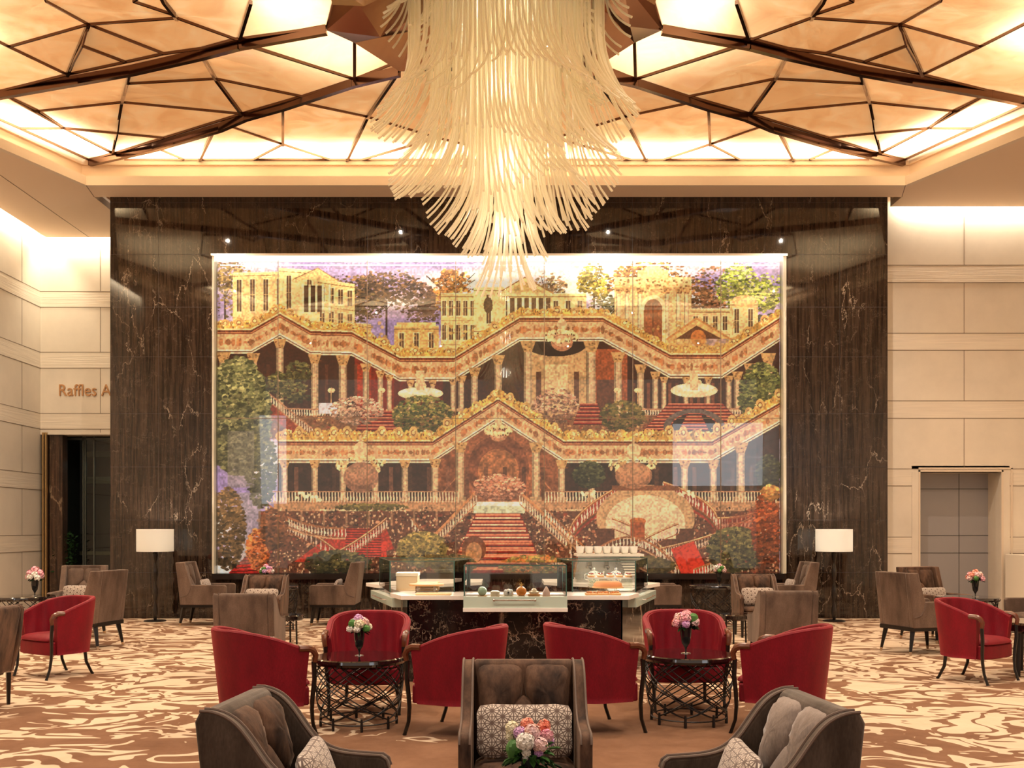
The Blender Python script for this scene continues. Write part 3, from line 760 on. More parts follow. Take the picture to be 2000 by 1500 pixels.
    poly([(150,34),(196,12),(236,38)],(236,208,146)); pline([(148,34),(196,12),(238,38)],2,(176,138,86)); 
    for x in (165,178,191,204,217): rect(x,44,x+4,100,(250,234,190)); 
    rect(169,46,178,98,(96,72,54)); rect(182,46,191,98,(96,72,54)); rect(195,46,204,98,(104,78,60))
    facade(436,62,505,170,(240,214,148),5,2,0); facade(500,50,560,150,(246,222,160),1,1,0); ell(528,84,9,16,(120,92,66))
    facade(556,62,720,140,(242,216,152),7,1,0); poly([(548,62),(600,30),(654,62)],(238,210,148)); pline([(546,62),(600,30),(656,62)],2.4,(176,134,82)); poly([(566,58),(600,38),(636,58)],(214,184,120))
    for x in range(566,650,14): rect(x,70,x+5,118,(252,236,190)); rect(x+5,70,x+14,118,(128,98,70))
    facade(775,36,925,170,(230,198,142),0,1,0)
    rect(775,30,925,44,(246,222,168)); rect(820,16,880,34,(240,212,152)); ell(850,18,18,12,(244,218,160))
    for x in (783,800,880-55,878,900,916): column(x,50,165,9,(238,214,170))
    ell(850,92,24,28,(250,228,178)); rect(826,92,874,165,(250,228,178)); ell(850,94,18,22,(150,92,58)); rect(832,94,868,165,(172,104,66)); rect(849,80,851,165,(110,66,44))
    for k in range(60): ell(rs.uniform(780,920),rs.uniform(34,60),2.5,2,jit((190,150,96),.2))
    facade(925,92,1000,150,(234,204,148),4,1,0); facade(1000,78,1055,165,(238,208,150),2,1,0); ell(1028,76,24,12,(230,196,132))
    facade(250,118,300,180,(226,192,132),2,1,4); facade(345,125,432,185,(232,190,120),3,1,0); rect(350,118,426,126,(246,214,140))
    for k in range(260): x=rs.uniform(0,W_); ell(x,rs.uniform(118,165),rs.uniform(2,5),rs.uniform(2,4),jit((214,176,104),.25),.7)
    # upper gallery -------------------------------------------------
    U=[(0,128),(66,128),(122,96),(182,130),(262,132),(356,182),(462,182),(590,104),(752,104),(884,176),(985,176),(1097,104)]
    low=[(p[0],p[1]+46) for p in U]
    poly(low+[(1097,330),(0,330)],(86,44,30))
    img[:] = np.where(((yy>170)&(yy<300))[...,None]*(N2>.5)[...,None]*(img.sum(-1)<.8)[...,None], img*.75+np.array([.10,.03,.02],np.float32)*.25+.02, img)
    rect(268,180,345,290,(150,42,20)); rect(345,225,440,290,(120,40,26)); rect(270,200,300,280,(196,70,34),.7)
    rect(608,160,720,300,(210,172,124)); ell(660,160,60,24,(58,44,40)); rect(640,200,684,290,(232,200,152)); rect(622,214,632,280,(120,80,60)); rect(696,214,706,280,(120,80,60))
    rect(735,170,800,300,(176,96,58)); rect(740,230,790,300,(120,70,46))
    for k in range(14): rect(20+k*19,200,26+k*19,286,jit((110,62,42),.2),.8)
    for k in range(20): rect(810+k*14,236,816+k*14,290,jit((132,76,50),.25),.8)
    cornice(U)
    poly([(880,150),(935,112),(1000,150)],(232,186,120)); poly([(895,150),(935,124),(985,150)],(120,76,48)); ell(938,148,15,16,(214,134,66)); pline([(876,152),(935,110),(1004,152)],4,(206,150,88)); rect(880,150,1000,176,(214,172,104),.5)
    for x,y0,wd in ((12,176,15),(70,178,14),(122,150,14),(190,180,14),(245,182,15),(290,198,12),(318,212,10),(336,220,9),(377,230,9),(420,230,9),(460,228,9),(476,222,11),(502,206,13),(548,182,14),(606,154,16),(730,154,17),(782,176,15),(826,200,13),(855,214,11),(872,224,9),(915,224,9),(958,224,9),(998,222,10),(1015,214,12),(1040,198,14),(1075,178,16)):
        column(x,y0,292 if wd<14 else 304,wd)
    chandelier(672,146,34,22); chandelier(396,240,10,6); chandelier(930,236,12,8)
    ell(396,256,44,12,(250,226,186)); ell(396,252,38,6,(255,244,214)); ell(930,250,46,14,(250,226,186)); ell(930,245,38,7,(255,244,214))
    for cx in (396,930): rect(cx-8,212,cx+8,250,(238,206,160))
    for x in (222,320,820,1030,780): ell(x,250,7,5,(250,222,170)); rect(x-1,252,x+1,280,(200,160,110))
    balusters((130,286),(360,292),14,5); balusters((800,288),(1090,286),12,5)
    # terraces between
    rect(0,300,W_,345,(150,100,68))
    for k in range(900): ell(rs.uniform(0,W_),rs.uniform(296,350),rs.uniform(1,4),rs.uniform(1,3),jit([(196,150,96),(150,70,44),(120,96,60),(214,170,120)][rs.randint(4)],.2),.8)
    stair_flight(708,742,694,756,276,318,6); stair_flight(880,985,830,1040,276,330,9); stair_flight(285,340,270,350,290,330,6)
    ell(930,322,60,36,(120,104,100),1,.6); ell(930,322,44,26,(60,44,44))
    stair_flight(915,945,900,960,300,330,5)
    balusters((80,240),(185,325),16,5); poly([(88,262),(180,340),(150,340),(70,270)],(176,66,44),.7)
    rect(198,275,234,296,(226,222,240))
    tree(150,235,52,42,[(96,98,58),(124,118,70),(70,72,44)],700); foliage(400,300,58,40,[(92,104,50),(126,124,62),(66,76,40),(160,140,80)],900,(1.5,3.5)); foliage(270,290,52,28,[(196,156,132),(170,128,108),(210,172,150)],500,(1,3)); foliage(660,280,46,34,[(190,146,120),(210,166,140),(150,104,84)],500,(1,3)); foliage(790,300,44,30,[(96,92,48),(130,112,60)],450,(1.5,3.5))
    foliage(1062,262,44,66,[(98,108,58),(128,132,74),(66,74,42)],1200,(1.5,4))
    # lower entablature
    D=[(118,345),(420,345),(548,262),(676,345),(965,345),(1097,270)]
    poly([(p[0],p[1]+40) for p in D]+[(1097,470),(118,470)],(74,46,38))
    poly([(548,296),(430,372),(432,470),(664,470),(668,372)],(150,92,62))
    for k in range(11):
        a=k/10; line((548,330),(440+a*216,450),2,(206,140,94),.8)
    ell(548,400,78,84,(168,104,70)); ell(548,404,60,66,(140,84,58)); ell(548,408,40,44,(182,120,80)); 
    img[:] = np.where(((yy>360)&(yy<470)&(xx>118))[...,None], img*(.86+.28*N2[...,None]), img)
    for k in range(26): rect(150+k*37,400,158+k*37,460,jit((120,80,62),.3),.7)
    for k in range(10): rect(980+rs.uniform(-10,80),370+k*9,1000+rs.uniform(20,90),374+k*9,(96,88,92),.5)
    cornice(D,30,26)
    for x,y0,wd in ((131,386,12),(190,386,12),(245,388,12),(308,386,12),(366,386,12),(425,384,13),(474,352,15),(622,352,15),(672,386,13),(730,386,12),(790,388,10),(912,386,13),(968,386,13),(1021,352,16)):
        column(x,y0,466,wd)
    # terrace wall, balustrade
    rect(110,466,1097,486,(196,150,112)); rect(200,482,360,520,(232,206,166)); rect(680,482,900,520,(222,192,152)); 
    balusters((80,448),(470,448),22,6,(236,206,176)); balusters((640,448),(1090,448),22,6,(236,206,176))
    foliage(300,478,70,7,[(104,96,52),(130,116,62)],300,(1.5,3))
    rect(80,486,1097,608,(122,74,54)); 
    for k in range(1500): ell(rs.uniform(80,W_),rs.uniform(486,606),rs.uniform(1,5),rs.uniform(1,3.5),jit([(176,110,78),(92,56,42),(206,150,116),(70,50,38),(150,58,38)][rs.randint(5)],.2),.7)
    for k in range(2600):
        x=rs.uniform(90,W_); y=rs.uniform(478,606); ell(x,y,rs.uniform(.8,2.4),rs.uniform(.8,2.6),jit([(214,176,138),(232,200,164),(96,58,40),(64,44,36)][rs.randint(4)],.15),.8)
    # three flights
    stair_flight(250,316,238,330,520,572,6); poly([(150,585),(238,520),(330,520),(345,560),(250,585)],(204,60,40),.9); rect(240,545,330,575,(222,62,42))
    for k in range(12): line((250,522+k*5),(320,522+k*5),1.5,(120,36,24))
    stair_flight(510,586,450,640,478,608,10)
    for k in range(10): 
        y=486+k*12.5; rect(510-k*6.3,y,586+k*5.6,y+3,(250,200,166) if k<5 else (246,150,110))
    rect(500,470,600,490,(206,214,186)); rect(505,468,595,476,(238,240,232))
    balusters((420,540),(505,452),20,5); balusters((590,452),(690,545),20,5); line((420,536),(505,448),4,(214,150,100)); line((590,448),(692,541),4,(214,150,100))
    # double curved stair to the right
    def arcpts(x0,y0,x1,y1,bx,by,n=14): return [((1-t)**2*x0+2*t*(1-t)*bx+t*t*x1,(1-t)**2*y0+2*t*(1-t)*by+t*t*y1) for t in [i/n for i in range(n+1)]]
    for L_ in (arcpts(800,430,690,560,660,500),arcpts(870,430,975,520,990,470),arcpts(975,500,1080,470,1050,500)):
        poly(L_+[(p[0],p[1]+34) for p in reversed(L_)],(186,62,44),.85)
        for p,q in zip(L_,L_[1:]): balusters(p,q,22,5,(232,206,186),(176,104,62)); 
        pline(L_,5,(184,112,62)); pline(L_,1.6,(238,190,140),1,-1); pline(L_,4,(128,84,56),1,26)
    ell(835,500,96,66,(206,166,124)); ell(835,512,78,58,(232,208,172)); rect(740,520,930,608,(116,70,50)); rect(775,500,895,540,(228,202,164))
    rect(770,436,900,446,(150,92,58)); 
    for L_ in (arcpts(770,500,900,600,860,530),arcpts(900,510,760,590,820,540),arcpts(1085,470,860,560,1010,530),arcpts(120,500,250,580,200,530),arcpts(330,500,180,590,260,560)):
        for p,q in zip(L_,L_[1:]): balusters(p,q,20,5,(226,196,176),(170,100,64)); line(p,q,4.5,(176,106,62)); line((p[0],p[1]-1),(q[0],q[1]-1),1.5,(240,196,150))
    poly([(960,520),(1060,470),(1097,470),(1097,560),(1000,600)],(150,70,46),.5)
    for k in range(9): line((1000-k*4,500+k*11),(1090,490+k*12),3,(190,110,76)); 
    poly([(885,560),(930,545),(960,608),(905,608)],(226,66,44)); poly([(20,608),(70,560),(110,600),(110,608)],(206,40,34))
    for k in range(6): line((28+k*6,604-k*7),(110,600-k*8),2,(90,20,18))
    ell(820,505,16,7,(206,120,60)); rect(806,508,834,545,(180,94,48)); ell(500,560,24,26,(140,80,50)); ell(500,566,16,20,(196,140,96))
    rect(505,480,592,608,(0,0,0),.0)
    for L_ in (arcpts(95,470,250,520,150,520),arcpts(380,500,470,600,420,560),arcpts(640,480,760,600,720,560),arcpts(700,606,900,600,800,470),arcpts(930,600,1090,480,1050,560)):
        for p,q in zip(L_,L_[1:]): balusters(p,q,17,5,(232,208,188),(160,100,64)); line(p,q,4,(182,118,74))
        pline(L_,3,(206,160,122),1,20)
    for k in range(8): rect(118+k*44,486,122+k*44,514,(178,136,104),.9)
    # big chandeliers on the lower level
    chandelier(280,398,50,30); chandelier(812,398,50,28); chandelier(548,330,26,16)
    ell(280,420,34,30,(176,128,104),.8); ell(812,416,36,26,(196,140,104),.8)
    for x,y in ((190,460),(165,455),(725,452),(915,452)): 
        for k in range(8): ell(x+rs.uniform(-14,14),y+rs.uniform(-5,5),3.4,3,(248,226,190))
        rect(x-1,y,x+1,y+20,(200,150,100))
    # planting in front and at both ends
    foliage(40,300,62,115,[(98,104,66),(128,132,88),(70,76,50),(150,150,104)],3200,(2,5)); foliage(85,400,30,80,[(88,88,52),(110,108,66)],700,(2,4)); rect(20,330,72,440,(150,148,146),.55); rect(40,450,85,590,(160,160,164),.5)
    foliage(20,520,34,80,[(110,88,60),(140,112,76),(84,70,48)],900,(2,4))
    foliage(725,415,30,26,[(60,64,44),(86,88,58)],500,(1.5,3.5)); foliage(1075,410,24,34,[(56,56,36),(80,80,50)],500,(1.5,3.5))
    foliage(548,440,52,26,[(206,140,112),(178,116,92),(224,164,136)],600,(1,3))
    foliage(235,588,64,26,[(74,72,44),(106,98,58),(56,56,36)],900,(1.5,4)); foliage(400,560,48,34,[(142,128,70),(168,146,84),(110,96,56)],900,(1.5,4)); foliage(620,592,70,20,[(120,110,56),(150,130,70),(196,120,60)],700,(1.5,4))
    foliage(840,592,52,18,[(110,96,60),(90,80,50)],500,(1.5,4)); foliage(1010,560,54,44,[(96,92,56),(126,116,70),(70,64,44)],1100,(1.5,4)); foliage(1070,520,26,70,[(150,70,36),(176,92,48),(120,56,34)],700,(1.5,4)); foliage(78,560,22,40,[(206,110,56),(226,140,80),(150,76,40)],500,(1.5,3.5)); foliage(1080,450,18,14,[(214,150,80)],60)
    foliage(460,590,44,20,[(84,76,48),(110,96,60)],400,(1.5,4)); foliage(110,520,26,40,[(140,90,60),(110,70,50)],300)
    # photographic texture
    img[:] = img*(.84+.32*N3[...,None])*(.93+.14*N2[...,None])
    lum = img @ np.array([.3,.59,.11],np.float32); img = img*.80+(lum[...,None]*np.array([1.06,1.0,.90],np.float32))*.20
    img = np.clip(img,0,1)**1.25*np.array([1.18,1.09,1.0],np.float32)
    return np.clip(img,0,1)

def build_mural():
    root = empty('mural', ((AX0+AX1)/2, YM, AZ0), 0, 'huge printed mural of palace terraces and red stairs, set in the dark marble wall', 'mural')
    img = paint_mural(); H_, W_, _ = img.shape
    Y = YM+.22; x0, x1 = (425-CX)*Y/F, (1523-CX)*Y/F; zt, zb = 1.6+(CY-512)*Y/F, 1.6+(CY-1120)*Y/F
    xs = np.linspace(x0, x1, W_); zs = np.linspace(zt, zb, H_)
    co = np.zeros((H_, W_, 3), np.float32); co[...,0] = xs[None,:]-root.location.x; co[...,1] = Y-root.location.y; co[...,2] = zs[:,None]-root.location.z
    idx = np.arange(H_*W_).reshape(H_, W_); q = np.stack([idx[1:,:-1], idx[1:,1:], idx[:-1,1:], idx[:-1,:-1]], -1).reshape(-1,4)
    me = bpy.data.meshes.new('print'); nv, nf = H_*W_, len(q)
    me.vertices.add(nv); me.vertices.foreach_set('co', co.ravel()); me.loops.add(nf*4); me.loops.foreach_set('vertex_index', q.ravel().astype(np.int32))
    me.polygons.add(nf); me.polygons.foreach_set('loop_start', np.arange(0, nf*4, 4, dtype=np.int32)); me.polygons.foreach_set('loop_total', np.full(nf, 4, np.int32)) if False else None
    me.update(calc_edges=True)
    lin = np.where(img <= .04045, img/12.92, ((img+.055)/1.055)**2.4)
    ca = me.color_attributes.new('paint', 'FLOAT_COLOR', 'POINT'); ca.data.foreach_set('color', np.concatenate([lin, np.ones((H_,W_,1))], -1).astype(np.float32).ravel())
    m = mat('printed_mural', (.5,.5,.5), .5); T, N, L, B = nt(m)
    at = N.new('ShaderNodeAttribute'); at.attribute_name = 'paint'; L.new(at.outputs['Color'], B.inputs['Base Color'])
    L.new(at.outputs['Color'], B.inputs['Emission Color']); B.inputs['Emission Strength'].default_value = .42   # added glow that brightens the print
    me.materials.append(m); o = bpy.data.objects.new('print', me); C.objects.link(o); o.parent = root
    def part(mb, name, mm, lab=None):
        mb.m = Matrix.Identity(4); 
        o = mb.build(name, mm, root, smooth=False); o.location = (-root.location.x, -root.location.y, -root.location.z)
        if lab: o['label'] = lab
        return o
    mb = MB(); mb.box(AX0, AX1, YM+.12, YM+.125, AZ0, AZ1); part(mb, 'glass_pane', M_GLASS)
    Y = YM+.11; sm = MB()
    for px in (543, 717, 890, 1063, 1236, 1408): x = (px-CX)*Y/F; sm.box(x-.006, x+.006, Y, Y+.012, AZ0, AZ1)
    z = 1.6+(CY-817)*Y/F; sm.box(AX0, AX1, Y, Y+.012, z-.005, z+.005); part(sm, 'glass_seam', mat('seam_bronze', (.25,.17,.11), .4, .5))
    for s, a, b in ((0, AX0, x0), (1, x1, AX1)):
        mb = MB().box(a, b, YM-.01, YM+.24, AZ0, AZ1); part(mb, 'side_reveal', M_REVEAL, 'pale marble reveal')
    mb = MB().box(AX0, AX1, YM+.02, YM+.24, zt+.012, zt+.05); part(mb, 'led_diffuser', M_LED, 'glowing light strip along the top edge')
    mb = MB().box(AX0-.02, AX1+.02, YM-.02, YM+.01, AZ1-.025, AZ1+.015); part(mb, 'top_trim', mat('pale_metal_trim', (.75,.70,.60), .3, .6))
    mb = MB().box(x0, x1, YM-.10, YM+.24, AZ0-.10, AZ0); part(mb, 'ledge', mat('black_ledge', (.02,.014,.012), .1))
build_mural()
# ------------------------------------------------------------------ chandelier of bent glass rods
def rod_glass():
    m = bpy.data.materials.new('ivory_glass_rod'); m.use_nodes = True; T = m.node_tree; N, L = T.nodes, T.links
    B = N['Principled BSDF']; out = N['Material Output']
    B.inputs['Base Color'].default_value = (.97,.93,.80,1); B.inputs['Roughness'].default_value = .12; B.inputs['Coat Weight'].default_value = .5
    tl = N.new('ShaderNodeBsdfTranslucent'); tl.inputs[0].default_value = (.98,.94,.82,1)
    tr = N.new('ShaderNodeBsdfTransparent'); tr.inputs[0].default_value = (1,.97,.9,1)
    m1 = N.new('ShaderNodeMixShader'); m1.inputs[0].default_value = .45; L.new(B.outputs[0], m1.inputs[1]); L.new(tl.outputs[0], m1.inputs[2])
    m2 = N.new('ShaderNodeMixShader'); m2.inputs[0].default_value = .34; L.new(m1.outputs[0], m2.inputs[1]); L.new(tr.outputs[0], m2.inputs[2])
    L.new(m2.outputs[0], out.inputs[0]); return m
M_ROD = rod_glass()
def build_chandelier():
    cx, cy = .02, 12.4
    root = empty('chandelier', (cx, cy, 8.6), 0, 'giant tiered chandelier of curved ivory glass rods hanging from the mirrored ceiling', 'chandelier')
    rng = random.Random(11)
    parts = []
    def rod(a, r0, zt, zb, flare, ang, twist, rad=.0135):
        """straight drop then a bend outward and sideways"""
        d = Vector((math.cos(a), math.sin(a), 0)); s = Vector((-math.sin(a), math.cos(a), 0)); o = (d*math.cos(twist)+s*math.sin(twist))
        p0 = d*r0; pts = [(p0.x, p0.y, zt-8.6), (p0.x, p0.y, zb-8.6)]; K = 8
        for k in range(1, K+1):
            f = ang*k/K; q = p0+o*flare*(1-math.cos(f)); pts.append((q.x, q.y, zb-8.6-flare*math.sin(f)))
        return pts, rad
    def tier(n, r0, zt, zfun, ffun, afun, tfun, jr=.03):
        for i in range(n):
            a = 2*PI*(i+rng.uniform(-.2,.2))/n
            parts.append(rod(a, r0+rng.uniform(-jr,jr), zt, zfun(a)+rng.uniform(-.03,.03), ffun(a), afun(a), tfun(a)))
    s = math.sin
    # outermost skirt, scalloped
    tier(124, 1.15, 8.7, lambda a: 7.50+.16*s(3*a+.6), lambda a: 1.25+.12*s(3*a), lambda a: R(52), lambda a: .35)
    tier(44, 1.22, 8.7, lambda a: 8.05+.12*s(2*a+2), lambda a: .6, lambda a: R(60), lambda a: -.35)
    # middle skirts
    tier(108, .88, 8.6, lambda a: 6.90+.16*s(3*a+2.4), lambda a: 1.30+.12*s(2*a+1), lambda a: R(53), lambda a: .45)
    tier(36, .80, 8.6, lambda a: 7.45+.2*s(4*a), lambda a: .9, lambda a: R(60), lambda a: -.4)
    tier(74, .62, 8.4, lambda a: 6.48+.14*s(3*a+4.0), lambda a: 1.30+.1*s(3*a+2), lambda a: R(49), lambda a: .5)
    # inner cascade
    tier(42, .42, 8.2, lambda a: 6.02+.12*s(2*a+.5), lambda a: 1.3, lambda a: R(41), lambda a: .5)
    tier(30, .26, 8.0, lambda a: 5.72+.10*s(3*a), lambda a: 1.5, lambda a: R(33), lambda a: .35)
    tier(16, .13, 8.0, lambda a: 5.42+.06*s(2*a), lambda a: 1.9, lambda a: R(29), lambda a: .3)
    # short inner ring bundle high up
    tier(74, .95, 8.6, lambda a: 7.95+.1*s(5*a), lambda a: .42, lambda a: R(65), lambda a: .5)
    # rods toward the viewer show largest
    order = sorted(range(len(parts)), key=lambda i: (parts[i][0][-1][1]-parts[i][0][-1][2]*.6))
    big = set(order[:100]); mb = MB()
    for i, (pts, rad) in enumerate(parts):
        if i in big: 
            MB().tube(pts, [rad]*(len(pts)-1)+[rad*1.15], 6).build('glass_rod', M_ROD, root)
        else: mb.tube(pts, [rad]*(len(pts)-1)+[rad*1.15], 5)
    o = mb.build('glass_rod_mass', M_ROD, root); o['kind'] = 'stuff'
    c = MB(); 
    for r_ in (.16,.30,.50,.80,1.02,1.25): c.lathe([(r_-.03,-.10),(r_+.03,-.10),(r_+.03,-.06),(r_-.03,-.06)], 40)
    for k in range(6):
        a = k*PI/3; c.bar((0,0,-.05),(1.28*math.cos(a),1.28*math.sin(a),-.05),.04,.04)
    c.tube([(0,0,-.05),(0,0,.5)], .06, 10); c.build('hanging_frame', M_STEEL, root)
    for z, e, r_ in ((8.0, 32, .16), (7.0, 38, .16), (6.0, 20, .14), (5.2, 8, .12)):
        l = bpy.data.lights.new('chandelier_lamp', 'POINT'); l.energy = e; l.shadow_soft_size = r_; l.color = (1,.90,.74)
        lo = bpy.data.objects.new('chandelier_lamp', l); C.objects.link(lo); lo.location = (cx, cy, z)
build_chandelier()

# ------------------------------------------------------------------ armchair with swooping arms (faces +X locally)
def star_fabric():
    m = mat('star_lattice_fabric', (.5,.4,.3), .7); T, N, L, B = nt(m)
    t = N.new('ShaderNodeTexCoord'); sp = N.new('ShaderNodeSeparateXYZ'); L.new(t.outputs['Object'], sp.inputs[0])
    x, y = sp.outputs[1], sp.outputs[2]; best = None; s = 1/.062
    for k in range(6):
        a = R(30*k); pitch = (math.sqrt(3)/2 if k % 2 == 0 else .5)
        u = mmath(N, L, 'ADD', mmath(N, L, 'MULTIPLY', x, math.cos(a)*s/pitch), mmath(N, L, 'MULTIPLY', y, math.sin(a)*s/pitch))
        f = mmath(N, L, 'ABSOLUTE', mmath(N, L, 'SUBTRACT', mmath(N, L, 'FRACT', mmath(N, L, 'ADD', u, .5)), .5))
        f = mmath(N, L, 'MULTIPLY', f, pitch)
        if k % 2: f = mmath(N, L, 'ADD', f, .012)
        best = f if best is None else mmath(N, L, 'MINIMUM', best, f)
    r = ramp(N, [(.04, (.07,.035,.024)), (.055, (.58,.47,.38))]); L.new(best, r.inputs[0])
    n1 = node(N, 'ShaderNodeTexNoise', i_Scale=9, i_Detail=2); L.new(t.outputs['Object'], n1.inputs[0])
    mx = node(N, 'ShaderNodeMixRGB', blend_type='MULTIPLY', i_0=.3); L.new(r.outputs[0], mx.inputs[1]); L.new(n1.outputs[0], mx.inputs[2])
    g = node(N, 'ShaderNodeGamma', i_Gamma=.8); L.new(mx.outputs[0], g.inputs[0]); L.new(g.outputs[0], B.inputs['Base Color'])
    B.inputs['Sheen Weight'].default_value = .3
    return m
M_STAR = star_fabric()
def swoop(D=.56, n=26):
    """top edge of the arm panel: high at the back, sweeping down to the arm"""
    pts = []
    for i in range(n+1):
        t = i/n; x = -.02+t*(D-.02)
        z = .615+.275*(1/(1+math.exp((t-.36)*11)))/.982 + .012*(1-t)
        pts.append((x, z))
    return pts
def make_low_armchair(velvet_m, cushion_m):
    D, Wd = .57, .64
    r = empty('low_armchair'); tw = .062
    top = swoop(D)
    # rounded front corner
    fx = D; top = top[:-2]+[(fx-.035, top[-3][1]-.002),(fx-.012, top[-3][1]-.018),(fx-.002, top[-3][1]-.05)]
    prof = [(.045,.30)]+[(-.02+.0,.55)]+[(-.055,.86),(-.035,.90)]+top[1:]+[(fx-.01,.30)]
    for s in (-1, 1):
        y0, y1 = (Wd/2-tw, Wd/2) if s > 0 else (-Wd/2, -Wd/2+tw)
        MB().slab_y(prof, y0, y1).build('side_panel', velvet_m, r, bevel=.012, seg=3)
        pp = MB()
        line = [(-.035,.90)]+top[1:]
        for yy in (y0+.006, y1-.006): pp.tube([(p[0], yy, p[1]+.002) for p in line], .0065, 6)
        pp.build('piping', M_PIPE, r)
    MB().slab_y([(.045,.30),(-.055,.86),(-.04,.90),(.03,.905),(.055,.88),(.12,.42),(.12,.30)], -Wd/2+tw-.004, Wd/2-tw+.004).build('backrest', velvet_m, r, bevel=.02, seg=3)
    MB().box(.10, D-.03, -Wd/2+tw, Wd/2-tw, .27, .37).build('seat_frame', velvet_m, r, bevel=.015)
    hw = Wd/2-tw-.006
    MB().puff([(-.23,-hw),(.21,-hw),(.21,hw),(-.23,hw)], .055, (.345,0,.395), (1,0,0), (0,1,0), back=.5, p=5, wr=.01).build('seat_cushion', cushion_m, r)
    # folded back cushions: two squares over a triangle
    lean = Vector((-.145,0,.50)).normalized(); org = Vector((.165,0,.40))
    side = Vector((0,1,0)); 
    up = lean
    n_ = 0
    polyA = [(.004,.50),(hw,.50),(hw,.16),(.12,.15),(.004,.34)]
    for sg in (1,-1):
        pl = [(sg*a, b) for a, b in polyA]
        if sg < 0: pl = pl[::-1]
        MB().puff(pl, .085, org, side, up, back=.15, p=2.4, wr=.016).build('back_cushion', cushion_m, r, ang=70)
    MB().puff([(0,.37),(-.20,.10),(.20,.10)], .05, org+Vector((.02,0,0)), side, up, back=.2, p=2.2).build('centre_cushion', cushion_m, r, ang=70)
    for x, s, sp in ((.07,1,-.0),(.07,-1,-.0),(D-.06,1,.0),(D-.06,-1,.0)):
        y = s*(Wd/2-.05)
        MB().tube([(x,y,.29),(x+sp,y,0)], [.026,.017], 4).build('leg', M_WOOD, r, smooth=False)
    return r
def make_wing_armchair():
    D, Wd = .77, .64
    r = empty('high_back_armchair'); tw = .07
    prof = [(.02,.34),(-.06,1.03),(.09,1.03),(.20,.665),(.73,.665),(.76,.64),(.75,.34)]
    for s in (-1, 1):
        y0, y1 = (Wd/2-tw, Wd/2) if s > 0 else (-Wd/2, -Wd/2+tw)
        MB().slab_y(prof, y0, y1).build('side_panel', M_TAUPE, r, bevel=.012, seg=2)
        MB().tube([(.20,(y1 if s > 0 else y0)+s*.003,.66),(.17,(y1 if s > 0 else y0)+s*.003,.56),(.13,(y1 if s>0 else y0)+s*.003,.50),(.03,(y1 if s>0 else y0)+s*.003,.47)], .005, 5).build('side_seam', M_PIPE, r)
    MB().slab_y([(.02,.34),(-.06,1.03),(.03,1.03),(.12,.40),(.12,.34)], -Wd/2+tw-.004, Wd/2-tw+.004).build('backrest', M_TAUPE, r, bevel=.012)
    MB().box(.01, D-.02, -Wd/2+.01, Wd/2-.01, .30, .35).build('base_rail', M_WOOD, r, smooth=False)
    hw = Wd/2-tw-.006
    MB().puff([(-.30,-hw),(.31,-hw),(.31,hw),(-.30,hw)], .06, (.44,0,.43), (1,0,0), (0,1,0), back=.9, p=6).build('seat_cushion', M_TAUPE, r)
    lean = Vector((-.13,0,.60)).normalized(); org = Vector((.14,0,.42)); side = Vector((0,1,0))
    for sg in (1,-1):
        pl = [(sg*a, b) for a, b in [(.004,.585),(hw,.585),(hw,.22),(.16,.20),(.004,.40)]]
        if sg < 0: pl = pl[::-1]
        MB().puff(pl, .05, org, side, lean, back=.15, p=3.2).build('back_cushion', M_BROWN if False else M_TAUPE, r, ang=70)
    MB().puff([(0,.43),(-.24,.12),(.24,.12)], .035, org+Vector((.012,0,0)), side, lean, back=.2, p=2.6).build('centre_cushion', M_TAUPE, r, ang=70)
    for x, s, sx in ((.06,1,-.06),(.06,-1,-.06),(D-.08,1,.05),(D-.08,-1,.05)):
        y = s*(Wd/2-.07)
        lg = MB().tube([(x,y,.31),(x+sx*.86,y+s*.025,.045)], [.040,.022], 4).build('leg', M_WOOD, r, smooth=False)
        MB().tube([(x+sx*.86,y+s*.025,.045),(x+sx,y+s*.03,0)], [.023,.018], 4).build('foot_tip', M_BRASSTIP, lg, smooth=False)
    return r
